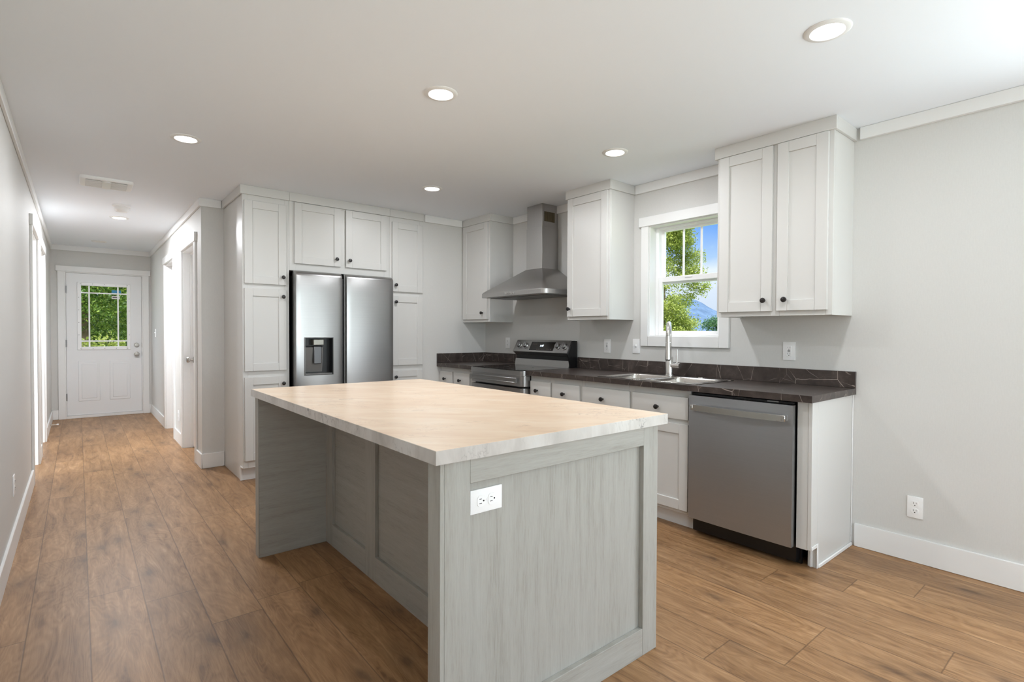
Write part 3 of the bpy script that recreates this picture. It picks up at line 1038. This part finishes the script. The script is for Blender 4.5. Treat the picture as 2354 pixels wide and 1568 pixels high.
# ------------------------------------------------------------------ range
def kitchen_range():
    r = empty('electric_range', (0, -.645, 0), 'stainless electric range with a black glass cooktop and rear control panel', 'range', None, SINKROT)
    w = .760
    MB().box(.004, w-.004, -.595, -.03, .06, .895).box(.03, w-.03, -.56, -.06, 0, .06).build('body', BLACK, r)
    def front(ins, yf, rad=.035):
        p = [(ins, FR-.0)]
        for k in range(7):
            a = PI+PI/2*k/6; p.append((ins+rad+rad*math.cos(a), yf+rad+rad*math.sin(a)))
        for k in range(7):
            a = 1.5*PI+PI/2*k/6; p.append((w-ins-rad+rad*math.cos(a), yf+rad+rad*math.sin(a)))
        p.append((w-ins, FR-.0))
        return p
    rimpts = front(0, -.662)
    rimpts = [(0, -.115)] + rimpts[1:-1] + [(w, -.115)]
    MB().prism(rimpts, 'z', .868, .909, .002).build('cooktop_rim', STEEL, r)
    cp = [(.012, -.118)] + front(.012, -.648, .028)[1:-1] + [(w-.012, -.118)]
    top = MB().prism(cp, 'z', .905, .914).build('cooktop', GLASSBLK, r)
    for x, y, q in ((.2, -.50, .11), (.56, -.50, .09), (.2, -.24, .075), (.56, -.24, .10)):
        MB().lathe([(q, .0144), (q+.003, .0144)], (x, y, .9), (0, 0, 1), 40).build('burner_ring', plain('burner_grey', S(70, 68, 66), .3), top)
    MB().prism(front(.002, -.655), 'z', .780, .866, .002).build('oven_door_top', STEEL, r)
    hb = MB()
    hb.box(.036, .686, -.682, -.674, .838, .850, .002).box(.036, .686, -.682, -.674, .803, .815, .002).box(.036, .048, -.682, -.674, .815, .838).box(.674, .686, -.682, -.674, .815, .838)
    hb.box(.046, .676, -.676, -.654, .806, .847)
    hb.build('handle', STEEL, r)
    d = MB().prism(front(.002, -.660), 'z', .21, .764, .003).build('oven_door', STEEL, r)
    MB().box(.09, w-.09, -.664, -.655, .30, .66, .004).build('oven_window', GLASSBLK, d)
    MB().prism(front(.002, -.655), 'z', .065, .20, .003).build('storage_drawer', STEEL, r)
    # backguard
    MB().prism([(-.118, .905), (-.105, .975), (-.03, .975), (-.03, .905)], 'x', .004, w-.012).build('lower_backguard', STEEL, r)
    MB().box(.014, w-.014, -.098, -.03, .975, 1.03).prism([(-.135, 1.035), (-.075, 1.155), (-.022, 1.155), (-.022, .905), (-.10, .905)], 'x', w-.012, w).build('vent_recess', BLACK, r)
    cp_ = MB().prism([(-.142, 1.046), (-.078, 1.157), (-.03, 1.157), (-.03, 1.012), (-.09, 1.004)], 'x', 0, w-.012, .002).build('control_panel', STEEL, r)
    nrm = Vector((0, -(1.157-1.046), -(.142-.078)*-1)).normalized()     # outward normal of the sloping face
    nrm = Vector((0, -.111, .064)).normalized()
    def onface(x, t, e=0):
        return Vector((x, -.142+.064*t, 1.046+.111*t)) + nrm*e
    # display as a thin slab on the sloping face
    def plate(name, x0, x1, t0, t1, e, m, parent):
        t = bmesh.new()
        vs = [t.verts.new(onface(x, tt, ee)) for ee in (.0002, e) for x, tt in ((x0, t0), (x1, t0), (x1, t1), (x0, t1))]
        t.faces.new(vs[3::-1]); t.faces.new(vs[4:])
        for k in range(4): t.faces.new((vs[k], vs[(k+1) % 4], vs[4+(k+1) % 4], vs[4+k]))
        mb = MB(); mb.merge(t)
        return mb.build(name, m, parent)
    disp = plate('display', .232, .560, .13, .84, .0015, plain('display_black', S(20, 15, 14), .15), cp_)
    tx = bpy.data.curves.new('clock_digits', 'FONT'); tx.body = '1:41'; tx.size = .030; tx.align_x = 'CENTER'; tx.align_y = 'CENTER'; tx.extrude = .0003
    tmp = bpy.data.objects.new('tmp', tx); COL.objects.link(tmp)
    tme = bpy.data.meshes.new_from_object(tmp.evaluated_get(bpy.context.evaluated_depsgraph_get()))
    bpy.data.objects.remove(tmp); bpy.data.curves.remove(tx)
    to = bpy.data.objects.new('clock_digits', tme); COL.objects.link(to)
    to.parent = disp
    zax = nrm; xax = Vector((1, 0, 0)); yax = zax.cross(xax)
    mm = Matrix.Identity(4)
    pp = onface(.392, .52, .0022)
    for i in range(3): mm[i][0], mm[i][1], mm[i][2], mm[i][3] = xax[i], yax[i], zax[i], pp[i]
    to.matrix_local = mm
    tme.materials.clear(); tme.materials.append(emit('digit_glow', (.75, .88, 1, 1), 3))
    tm = plain('touch_legend', S(88, 80, 76), .5)
    for k in range(5):
        plate('touch_key', .335+.022*k, .343+.022*k, .20, .26, .002, tm, disp)
    for k in range(3):
        plate('touch_key', .255+.024*k, .268+.024*k, .62, .68, .002, tm, disp)
    for k in range(3):
        plate('touch_key', .475+.024*k, .486+.024*k, .24, .29, .002, tm, disp)
    for x in (.075, .165, .610, .695):
        p = onface(x, .50)
        kb = MB().lathe([(.030, .0), (.030, .006), (.0255, .008), (.0245, .026), (.0225, .029), (0, .029)], p, nrm, 26).build('burner_knob', STEEL, cp_)
        t = bmesh.new(); bmesh.ops.create_cube(t, size=1)
        q = Matrix.Translation(p+nrm*.032) @ mm.to_3x3().to_4x4() @ Matrix.Diagonal((.011, .044, .012, 1))
        mb = MB(); mb.merge(t, q); mb.build('grip', STEEL, kb)


kitchen_range()

# ------------------------------------------------------------------ hood
def hood():
    r = empty('range_hood', (0, -.556, 1.560), 'stainless pyramid range hood with a square chimney above the range', 'hood', None, SINKROT)
    w, D = .914, .485
    def front(ins, z, rad=.055):
        p = [(ins, -.003, z)]
        for k in range(8):
            a = PI+PI/2*k/7; p.append((ins+rad+rad*math.cos(a), -D+ins+rad+rad*math.sin(a), z))
        for k in range(8):
            a = 1.5*PI+PI/2*k/7; p.append((w-ins-rad+rad*math.cos(a), -D+ins+rad+rad*math.sin(a), z))
        p.append((w-ins, -.003, z))
        return p
    m = MB(); loft(m, [front(0, 0), front(0, .038)], cap0=True, cap1=True)
    band = m.build('rim_band', HOODST, r)
    c0, c1, cdp = .362, .580, .205
    def chim(z, o=0):
        p = [(c0-o, -.003, z)] + [(c0-o, -cdp-o, z)]*8 + [(c1+o, -cdp-o, z)]*8 + [(c1+o, -.003, z)]
        return p
    m = MB(); loft(m, [front(.004, .038), front(.010, .048, .05), chim(.258, .004), chim(.264, .004)], cap1=True)
    m.build('canopy', HOODST, r)
    MB().box(c0, c1, -cdp, -.003, .262, .64, .0012).build('lower_chimney', HOODST, r)
    ch = MB().box(c0+.004, c1-.004, -cdp+.004, -.003, .64, H-1.560-.001, .0012).build('upper_chimney', HOODST, r)
    gv = MB().box(c1-.0045, c1-.003, -cdp+.028, -cdp+.160, .690, .780).build('vent_grille', plain('grille_dark', S(66, 58, 40), .6), ch)
    sl = MB()
    for k in range(10): sl.box(c1-.004, c1-.001, -cdp+.032+k*.0135, -cdp+.037+k*.0135, .692, .778)
    sl.build('grille_bars', plain('grille_bar', S(120, 108, 84), .5, .5), gv)
    MB().box(.05, w-.05, -D+.05, -.05, -.004, .0, .001).build('filter_panel', HOODST, r)
    for k in range(2):
        MB().box(.07+.395*k, .07+.38+.395*k, -D+.08, -.08, -.009, -.004, .002).build('grease_filter', SIDEST, r)
    for k in range(5):
        MB().cyl((w/2-.06+.03*k, -D-.004, .021), (w/2-.06+.03*k, -D+.003, .021), .008, seg=14).build('push_button', CHROME, band)


hood()

# ------------------------------------------------------------------ fridge
def fridge():
    X0, X1 = -2.062, -1.160
    r = empty('refrigerator', (X0, 0, 0), 'stainless side-by-side refrigerator between the two pantries', 'refrigerator')
    w = X1-X0; top = 1.748
    MB().box(.006, w-.006, .0, .66, .03, 1.712, .003).box(.03, w-.03, .02, .6, 0, .03).build('case', DARK, r)
    for a, b in ((.03, .12), (w-.12, w-.03)): MB().box(a, b, -.04, .10, 1.713, 1.738, .004).build('hinge_cover', SIDEST, r)
    def door(name, a, b, hole=None):
        """bowed front, rounded upper edge"""
        nx, zs = 18, [.06, .075]
        yfront, yback = -.100, -.012
        bulge, er = .012, .014
        def fy(x):
            t = (x-a)/(b-a)
            e = min(x-a, b-x)
            c = er-math.sqrt(max(0, er*er-max(0, er-e)**2)) if e < er else 0
            return yfront - bulge*(1-(2*t-1)**2)*.9 + c
        xs = [a+(b-a)*k/nx for k in range(nx+1)]
        xs = sorted(set(xs+[a+er*.15, a+er*.4, b-er*.15, b-er*.4] + ([hole[0], hole[1]] if hole else [])))
        hz = [(.06, 0), (.3, 0)] + ([(hole[2], 0), (hole[3], 0)] if hole else [(.85, 0)]) + [(1.55, 0), (top-.045, 0), (top-.03, .003), (top-.018, .010), (top-.008, .024), (top, .048)]
        t = bmesh.new()
        g = [[t.verts.new((x, fy(x)+off, z)) for x in xs] for z, off in hz]
        for i in range(len(hz)-1):
            for j in range(len(xs)-1):
                if hole and hz[i][0] >= hole[2]-1e-6 and hz[i+1][0] <= hole[3]+1e-6 and xs[j] >= hole[0]-1e-6 and xs[j+1] <= hole[1]+1e-6: continue
                t.faces.new((g[i][j], g[i][j+1], g[i+1][j+1], g[i+1][j]))
        # sides, top, back
        n = len(xs)-1
        bk = {}
        for i in range(len(hz)):
            bk[i, 0] = t.verts.new((a, yback, hz[i][0])); bk[i, 1] = t.verts.new((b, yback, hz[i][0]))
        for i in range(len(hz)-1):
            t.faces.new((bk[i, 0], g[i][0], g[i+1][0], bk[i+1, 0])); t.faces.new((g[i][n], bk[i, 1], bk[i+1, 1], g[i+1][n]))
            t.faces.new((bk[i, 1], bk[i, 0], bk[i+1, 0], bk[i+1, 1]))
        L = len(hz)-1
        t.faces.new([g[L][j] for j in range(n+1)] + [bk[L, 1], bk[L, 0]])
        t.faces.new([g[0][j] for j in range(n, -1, -1)] + [bk[0, 0], bk[0, 1]])
        bmesh.ops.recalc_face_normals(t, faces=t.faces)
        mb = MB(); mb.merge(t)
        return mb.build(name, STEEL, r, 32), fy
    wl_ = -1.656-X0
    wr_ = -1.622-X0
    hole = (-1.988-X0, -1.748-X0, .858, 1.175)
    dl, fy = door('freezer_door', 0, wl_, hole)
    dr, _ = door('fridge_door', wr_, w)
    MB().box(wl_, wl_+.016, -.072, -.02, .30, 1.70).build('pocket_handle', BLACK, dl)
    MB().box(wr_-.010, wr_, -.074, -.02, .06, 1.735).build('edge_trim', SIDEST, dr)
    # dispenser
    x0, x1, z0, z1 = hole
    yb = -.030
    ys = fy((x0+x1)/2)
    dp = MB()
    dp.box(x0, x1, yb-.004, yb, z0, z1)
    dp.box(x1-.003, x1, ys+.001, yb, z0, z1).box(x0, x1, ys+.001, yb, z1-.003, z1)
    dis = dp.build('dispenser', BLACK, dl)
    MB().box(x0, x0+.003, ys+.001, yb, z0, z1).prism([(yb-.006, z0+.02), (yb-.03, z0+.235), (yb, z0+.25), (yb, z0+.02)], 'x', x0+.004, x1-.07, .002).build('splash_plate', plain('dispenser_grey', S(120, 120, 119), .3, .6), dis)
    fr = MB()
    e = .005
    for b in ((x0-e, x1+e, z1, z1+e), (x0-e, x1+e, z0-e, z0), (x0-e, x0, z0, z1), (x1, x1+e, z0, z1)):
        fr.box(b[0], b[1], ys-.003, ys+.012, b[2], b[3], .0015)
    fr.build('bezel', SIDEST, dis)
    MB().box(x0+.075, x0+.165, ys+.012, yb, z1-.062, z1-.012, .004).build('ice_chute', plain('chute_grey', S(150, 148, 140), .3, .5), dis)
    MB().box(x0+.085, x0+.155, yb-.044, yb-.032, z0+.09, z0+.245, .006).build('paddle', plain('paddle_grey', S(92, 92, 94), .25, .2), dis)
    MB().box(x0+.006, x1-.004, ys+.004, yb, z0, z0+.012, .002).build('drip_tray', SIDEST, dis)


fridge()

# ------------------------------------------------------------------ island
def island():
    x0, x1, y0, y1 = -2.724, -1.738, -3.462, -1.558
    r = empty('kitchen_island', (-2.231, -2.52, 0), 'large grey oak island with a pale marble top and an open knee space', 'island')
    ox, oy = -2.231, -2.52
    X = lambda x: x-ox
    Y = lambda y: y-oy
    zt = .876
    def bx(m, a, b, c, d, e, f, bev=.0012): m.box(X(a), X(b), Y(c), Y(d), e, f, bev); return m
    # near end panel
    ne = bx(MB(), x0+.03, x1-.001, y0+.020, y0+.064, 0, zt).build('end_panel', OAKV, r)
    bx(MB(), x0+.014, x0+.099, y0, y0+.020, 0, zt).build('stile', OAKV, ne)
    bx(MB(), x0, x0+.014, y0, y0+.064, 0, zt).build('corner_strip', OAKV, ne)
    bx(MB(), x0+.014, x0+.03, y0+.020, y0+.064, 0, zt).build('corner_post', OAKV, ne)
    bx(MB(), x1-.088, x1, y0, y0+.020, 0, zt).build('stile', OAKV, ne)
    bx(MB(), x0+.099, x1-.088, y0, y0+.020, .803, zt).build('rail', OAKX, ne)
    bx(MB(), x0+.099, x1-.088, y0, y0+.020, 0, .104).build('rail', OAKX, ne)
    # far end panel
    bx(MB(), x0, -2.36, y1-.062, y1, 0, zt).build('far_end_panel', OAKX, r)
    bx(MB(), x0-.004, x0, y1-.062, y1, 0, zt).build('edge_band', OAKV, r)
    # knee wall: recessed panel and frame
    kx = -2.36
    kn = bx(MB(), kx+.018, kx+.04, y0+.064, y1-.062, 0, zt, 0).build('knee_panel', OAKX, r)
    for a, b in ((y1-.062-.092, y1-.062), (-2.275, -2.160), (y0+.064, y0+.064+.09)):
        bx(MB(), kx, kx+.018, a, b, 0, zt).build('stile', OAKV, kn)
    for a, b in ((-2.160, y1-.062-.092), (y0+.064+.09, -2.275)):
        bx(MB(), kx, kx+.018, a, b, 0, .125).build('rail', OAKX, kn)
        bx(MB(), kx, kx+.018, a, b, .79, zt).build('rail', OAKX, kn)
    # cabinet body on the cooking side
    bx(MB(), kx+.04, x1-.02, y0+.064, y1, .10, zt, 0).build('carcass', OAKV, r)
    bx(MB(), kx+.04, x1-.09, y0+.064, y1-.02, 0, .10, 0).build('toe_kick', OAKX, r)
    # top
    tx0, tx1, ty0, ty1 = -2.748, -1.700, -3.480, -1.555
    tp = bx(MB(), tx0+.0015, tx1-.0015, ty0+.0015, ty1-.0015, zt, .9145, 0).build('top', PMARB, r)
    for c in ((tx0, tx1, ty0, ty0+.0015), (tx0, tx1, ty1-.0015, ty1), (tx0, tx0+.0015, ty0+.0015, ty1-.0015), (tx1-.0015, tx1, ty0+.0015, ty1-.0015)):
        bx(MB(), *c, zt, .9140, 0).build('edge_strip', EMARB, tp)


island()


# ------------------------------------------------------------------ outlets and switches
def outlet(loc, rz, label, horizontal=False, style='duplex', w=.07, h=.115, slots=True):
    nm = 'light_switch' if style == 'switch' else 'wall_outlet'
    r = empty(nm, loc, label, 'switch' if style == 'switch' else 'outlet', 'white wall plates', rz)
    rot = Matrix.Rotation(-PI/2, 4, 'Y') if horizontal else Matrix.Identity(4)
    def put(m, name, material, parent):
        if horizontal: bmesh.ops.transform(m.bm, matrix=rot, verts=m.bm.verts)
        return m.build(name, material, parent)
    p = put(MB().box(-w/2, w/2, -.006, 0, -h/2, h/2, .0025, 2), 'cover_plate', PLASTIC, r)
    if style == 'switch':
        put(MB().box(-.006, .006, -.0165, -.005, -.004, .012, .002), 'toggle', PLASTIC, p)
        return r
    if style == 'decora':
        put(MB().box(-.0168, .0168, -.0075, -.005, -.034, .034, .001), 'receptacle', PLASTIC, p)
        cs = (-.0195, .0195)
        put(MB().box(-.007, .007, -.0085, -.007, -.006, -.001).box(-.007, .007, -.0085, -.007, .001, .006), 'test_button', HINGE, p)
    else:
        cs = (-.0195, .0195)
    for c in cs:
        q = p
        if style == 'duplex':
            m = MB()
            m.prism([(x, z+c) for x, z in rrect(-.0165, .0165, -.0145, .0145, .011)], 'y', -.0078, -.005)
            q = put(m, 'receptacle', PLASTIC, p)
        if slots:
            y = -.0084 if style == 'duplex' else -.0081
            put(MB().box(-.0072, -.0056, y, y+.001, c-.001, c+.008), 'slot', SLOT, q)
            put(MB().box(.0054, .0070, y, y+.001, c-.0005, c+.0075), 'slot', SLOT, q)
            put(MB().cyl((0, y, c-.0075), (0, y+.001, c-.0075), .0026, seg=10), 'slot', SLOT, q)
    if style == 'duplex':
        put(MB().cyl((0, -.0068, 0), (0, -.0058, 0), .003, seg=10), 'screw', PLASTIC, p)
    return r


outlet((-2.557, -3.442, .741), 0, 'white double outlet lying sideways on the island end panel', horizontal=True)
outlet((0, -3.882, .296), SINKROT, 'white double outlet low on the bare right wall above the baseboard')
outlet((0, -3.222, 1.118), SINKROT, 'white outlet under the large two-door wall cabinet', style='decora', w=.074)
outlet((0, -1.737, 1.117), SINKROT, 'white outlet just right of the range control panel', style='decora')
outlet((0, -2.040, 1.122), SINKROT, 'white toggle switch beside the window casing', style='switch')
outlet((0, -.395, 1.118), SINKROT, 'white outlet left of the range control panel below the corner cabinet')
outlet((XL, -.60, .355), PI/2, 'white outlet low on the left wall near the first doorway')
outlet((XH, 2.10, .30), SINKROT, 'white outlet between the two doorways of the right hallway wall')
outlet((XH, 4.30, 1.20), SINKROT, 'white switch on the right hallway wall near the front door', style='switch')


# ------------------------------------------------------------------ ceiling fixtures
def downlight(x, y, label, watt=None, rad=.083):
    r = empty('recessed_light', (x, y, H), label, 'ceiling light', 'recessed ceiling lights')
    MB().lathe([(rad*.70, -.004), (rad*.74, -.0075), (rad*.93, -.006), (rad, -.0015), (rad, 0), (rad*.70, 0)], (0, 0, 0), (0, 0, 1), 40).build('trim_ring', TRIM, r)
    MB().lathe([(0, -.0045), (rad*.70, -.004), (rad*.70, -.001), (0, -.001)], (0, 0, 0), (0, 0, 1), 40).build('diffuser', LED if watt else PLASTIC, r)
    if watt:
        lamp('lamp', 'AREA', (0, 0, -.0085), watt, (.935, .96, 1.0), rad*1.3, look=(0, 0, -1), parent=r)
    return r


LW = 9.2
downlight(-1.214, -3.856, 'recessed ceiling light nearest the camera, above the end of the island', LW)
downlight(-2.080, -2.422, 'recessed ceiling light above the middle of the island', LW)
downlight(-2.956, -.895, 'recessed ceiling light nearest the hallway vent, at the left', LW)
downlight(-.757, -2.430, 'recessed ceiling light in front of the kitchen window', LW)
downlight(-1.222, -.903, 'recessed ceiling light in front of the fridge and range', LW)
downlight(-3.134, 2.19, 'lit recessed ceiling light just behind the smoke detector in the hallway', LW*4.6)
downlight(-3.252, 4.185, 'flat round ceiling fitting close to the front door, unlit')


def ceiling_vent():
    r = empty('ceiling_vent', (-3.292, .615, H), 'white rectangular slatted ceiling vent at the start of the hallway', 'vent')
    w, d, t = .336, .29, .024
    p = rrect(-w/2, w/2, -d/2, d/2, .028)
    m = MB(); loft(m, [[(x, y, 0) for x, y in p], [(x, y, -t*.7) for x, y in p], [(x*.965, y*.965, -t) for x, y in p]], cap1=True)
    h = m.build('housing', PLASTIC, r)
    for sx in (-1, 1):
        g = MB().box(sx*.03, sx*.128, -.118, .118, -t-.0006, -t+.001).build('opening', plain('vent_shade', S(84, 84, 83), .6), h)
        for k in range(9):
            y = -.108+.027*k
            MB().box(sx*.026, sx*.132, y-.0068, y+.0068, -t-.006, -t-.0002, .002).build('slat', PLASTIC, h)
    MB().prism(rrect(-.028, .028, -.122, .122, .02), 'z', -t-.008, -t+.001, .002).build('centre_plate', PLASTIC, h)


ceiling_vent()


def smoke_detector():
    r = empty('smoke_detector', (-3.150, 1.50, H), 'round white smoke detector hanging from the hallway ceiling', 'smoke detector')
    MB().lathe([(.072, 0), (.072, -.012), (.062, -.018), (0, -.018)], (0, 0, 0), (0, 0, 1), 36).build('mounting_plate', PLASTIC, r)
    MB().lathe([(.056, -.018), (.057, -.028), (.055, -.046), (.045, -.060), (.040, -.062), (0, -.062)], (0, 0, 0), (0, 0, 1), 36).build('body', PLASTIC, r)


smoke_detector()

ds = empty('door_stop', (XL+.012, 4.02, .05), 'small nickel door stop with a white tip on the left hallway baseboard', 'door stop')
MB().lathe([(.012, 0), (.012, .004), (.005, .006), (.005, .066), (0, .066)], (0, 0, 0), (1, .12, .02), 12).build('rod', NICKEL, ds)
MB().lathe([(.009, .062), (.010, .066), (.010, .078), (.007, .082), (0, .082)], (0, 0, 0), (1, .12, .02), 12).build('rubber_tip', PLASTIC, ds)


# ------------------------------------------------------------------ outdoors
def foliage_mat(name, c0, c1, c2):
    m, n, l, b = mat(name)
    at = n.new('ShaderNodeAttribute'); at.attribute_name = 'tint'
    r = ramp(n, [(0, c0), (.5, c1), (1, c2)]); l.new(at.outputs['Fac'], r.inputs[0])
    l.new(r.outputs[0], b.inputs['Base Color'])
    b.inputs['Roughness'].default_value = .55
    b.inputs['Transmission Weight'].default_value = 0
    # thin leaves let some light through
    o = n['Material Output']
    tr = n.new('ShaderNodeBsdfTranslucent'); l.new(r.outputs[0], tr.inputs[0])
    mx = n.new('ShaderNodeMixShader'); mx.inputs[0].default_value = .35
    l.new(b.outputs[0], mx.inputs[1]); l.new(tr.outputs[0], mx.inputs[2]); l.new(mx.outputs[0], o.inputs[0])
    return m


LEAF = foliage_mat('leaf_yellow_green', S(88, 104, 40), S(142, 154, 68), S(192, 196, 106))
LEAFD = foliage_mat('leaf_forest_green', S(44, 70, 26), S(100, 130, 50), S(176, 188, 90))
LEAFF = foliage_mat('leaf_far_green', S(44, 76, 50), S(70, 104, 66), S(104, 134, 84))
BARK = plain('bark', S(120, 100, 82), .9, bump=(20, .6, (1, 1, .2)))
GRASS = plain('grass_ground', S(110, 128, 66), .95, bump=(3, .4, (1, 1, 1)))


def tree(name, base_, blobs, n, leaf, m, trunk_pts, label, group=None, seed=1, rx=.05):
    """blobs: (x,y,z,rx,rz) in local coordinates"""
    rnd = random.Random(seed)
    r = empty(name, base_, label, 'tree', group)
    if trunk_pts:
        t = MB()
        for pts in trunk_pts: t.tube([p[:3] for p in pts], [p[3] for p in pts], 8)
        t.build('trunk', BARK, r)
    bm = bmesh.new()
    tl = bm.faces.layers.float.new('tint')
    tot = sum(b[3]*b[3]*b[4] for b in blobs)
    for b in blobs:
        # clusters of leaves inside each blob, denser towards its skin
        cl = max(6, int(n*(b[3]*b[3]*b[4])/tot/14))
        for c in range(cl):
            d = Vector((rnd.gauss(0, 1), rnd.gauss(0, 1), rnd.gauss(0, 1))).normalized()*(rnd.random()**.35)
            cp = Vector((b[0]+d.x*b[3], b[1]+d.y*b[3], b[2]+d.z*b[4]))
            ct = rnd.random()
            for q in range(14):
                p = cp+Vector((rnd.gauss(0, 1), rnd.gauss(0, 1), rnd.gauss(0, .8)))*leaf*1.9
                nn = Vector((rnd.gauss(0, 1), rnd.gauss(0, 1), rnd.gauss(.5, 1))).normalized()
                a = nn.orthogonal().normalized()
                a = (Matrix.Rotation(rnd.uniform(0, 6.28), 3, nn) @ a)
                e = nn.cross(a)
                s = leaf*rnd.uniform(.6, 1.25)
                vs = [bm.verts.new(p+v) for v in (-a*s, -a*s*.2+e*s*.5, a*s*.8+e*s*.1, -a*s*.1-e*s*.5)]
                f = bm.faces.new(vs)
                f[tl] = min(1, max(0, .55*ct+.45*rnd.random()))
    me = bpy.data.meshes.new('foliage'); bm.to_mesh(me); bm.free()
    me.materials.append(m)
    o = bpy.data.objects.new('foliage', me); COL.objects.link(o); o.parent = r
    return r


GZ = -.7
g = MB().box(-120, 600, -120, 600, GZ-.3, GZ)
struct('ground', g, GRASS, 'grassy ground outside the house', 'ground')


def along(u, v, dist):
    """world point at pixel (u,v) of the photograph and ground distance dist from the camera"""
    d = fw + r2*((u-1177)/FPX) + u2*((784-v)/FPX)
    k = dist/math.hypot(d.x, d.y)
    return CAM_P + d*k


# big tree outside the kitchen window
tp = along(1518, 600, 17.0)
rr = random.Random(5)
bl = []
lat_ = Vector((r2.x, r2.y, 0)).normalized()
for k in range(30):
    z = 1.7+k*.29
    wdt = 1.25 if z > 3 else .9
    for j in range(3):
        a, q = rr.uniform(-.9, 1.0)*wdt, rr.uniform(-.7, .7)
        bl.append((lat_.x*a-lat_.y*q, lat_.y*a+lat_.x*q, z+rr.uniform(-.2, .2), rr.uniform(.32, .52), rr.uniform(.26, .38)))
tree('broadleaf_tree', (tp.x, tp.y, GZ), bl, 95000, .036, LEAF,
     [[(0, 0, 0, .17), (.05, 0, 3, .14), (0, .05, 6, .09), (0, 0, 9.5, .03)]],
     'tall yellow-green broadleaf tree filling the left of the kitchen window', None, 11)
q = along(1552, 750, 10.8)
sb = []
for k in range(18):
    a, e = rr.uniform(-.55, .75), rr.uniform(-.4, .4)
    sb.append((lat_.x*a-lat_.y*e, lat_.y*a+lat_.x*e, rr.uniform(.5, 1.0)+max(0, .72-.45*(a+.4)), .26, .22))
tree('leafy_shrub', (q.x, q.y, GZ), sb, 14000, .036, LEAF, [[(0, 0, 0, .06), (.0, 0, 1.4, .03)]],
     'low yellow-green leafy shrub at the bottom of the kitchen window', None, 13)
q = along(1655, 745, 60.0)
tree('distant_tree', (q.x, q.y, GZ), [(rr.uniform(-1.2, 1.2), rr.uniform(-1.2, 1.2), rr.uniform(.8, 3.3), .8, .6) for k in range(18)], 14000, .10, LEAFF, [[(0, 0, 0, .25), (0, 0, 2.5, .12)]],
     'dark green distant tree at the lower right of the kitchen window', None, 17)

# trees beyond the front door
for k, (px, dist, zt, wd, lab) in enumerate(((180, 13.2, 5.5, 1.0, 'leafy forest tree seen at the left of the front door glass'),
                                             (240, 21.0, 7.4, 1.8, 'dense forest tree in the middle of the front door glass'),
                                             (308, 17.0, 6.2, 1.1, 'leafy forest tree seen at the right of the front door glass'))):
    q = along(px, 740, dist)
    rr = random.Random(40+k)
    bl = [(rr.uniform(-wd, wd), rr.uniform(-wd*.8, wd*.8), rr.uniform(1.0, zt), rr.uniform(.45, .75), rr.uniform(.35, .55)) for _ in range(40)]
    tree('forest_tree', (q.x, q.y, GZ), bl, 52000, .035, LEAFD, [[(.1, 0, 0, .16), (0, 0, 3, .12), (.1, 0, zt, .03)]], lab, 'trees beyond the front door', 60+k)
q = along(250, 770, 10.7)
tree('leafy_bush', (q.x, q.y, GZ), [(rr.uniform(-1.1, 1.1), rr.uniform(-.5, .5), rr.uniform(.5, 1.55), .45, .35) for k in range(16)], 22000, .031, LEAF, None,
     'low bright bush at the bottom of the front door glass', None, 71)
q = along(236, 740, 27.5)
rr = random.Random(90)
tree('woodland_edge', (q.x, q.y, GZ), [(rr.uniform(-5, 5), rr.uniform(-.6, .6), rr.uniform(.4, 7), 1.2, 1.0) for k in range(90)], 40000, .11, LEAFD, [[(x, .2, 0, .2), (x+.1, .2, 8, .08)] for x in (-4, -2.2, -.6, .7, 2.4, 4)],
     'dark woodland edge behind the trees beyond the front door', None, 92)


def mountain():
    bm = bmesh.new()
    n, rows = 90, 10
    rnd = random.Random(12)
    c = along(1600, 720, 520)
    dirv = Vector((fw.x, fw.y, 0)).normalized()
    # ridge line follows a broad hump falling to the right
    vs = []
    side = Vector((c.x-CAM_P.x, c.y-CAM_P.y, 0)).normalized()
    lat = Vector((side.y, -side.x, 0))
    for i in range(n+1):
        t = i/n*2-1
        col = []
        x = t*300
        pk = 19.5+22.5*math.exp(-((x+10)/30)**2)+16*math.exp(-((x+95)/45)**2)+14*math.exp(-((x-120)/60)**2)
        pk += .5*math.sin(x*.26)+.35*math.sin(x*.61+1)
        for j in range(rows+1):
            s = j/rows
            h = pk*(math.sin(s*PI/2))**1.2
            jit = .9*rnd.random() if 0 < j < rows else 0
            p = Vector((c.x, c.y, 0))+lat*x+side*(s*140)
            col.append(bm.verts.new((p.x, p.y, GZ+h+jit)))
        vs.append(col)
    for i in range(n):
        for j in range(rows):
            bm.faces.new((vs[i][j], vs[i+1][j], vs[i+1][j+1], vs[i][j+1]))
    bmesh.ops.recalc_face_normals(bm, faces=bm.faces)
    m, nn, l, b = mat('hazy_forest_slope')
    v = mapped(nn, l); f = noise(nn, l, v, .09, 8, .7)
    r = ramp(nn, [(.35, S(70, 86, 106)), (.65, S(88, 106, 128))]); l.new(f, r.inputs[0]); l.new(r.outputs[0], b.inputs['Base Color'])  # distance haze put into the slope's bluish base colour
    b.inputs['Roughness'].default_value = 1; b.inputs['Specular IOR Level'].default_value = 0
    mb = MB(); mb.merge(bm)
    o = mb.build('mountain_ridge', m)
    tag(o, 'blue hazy wooded mountain ridge seen through the lower window sash', 'mountain')


mountain()
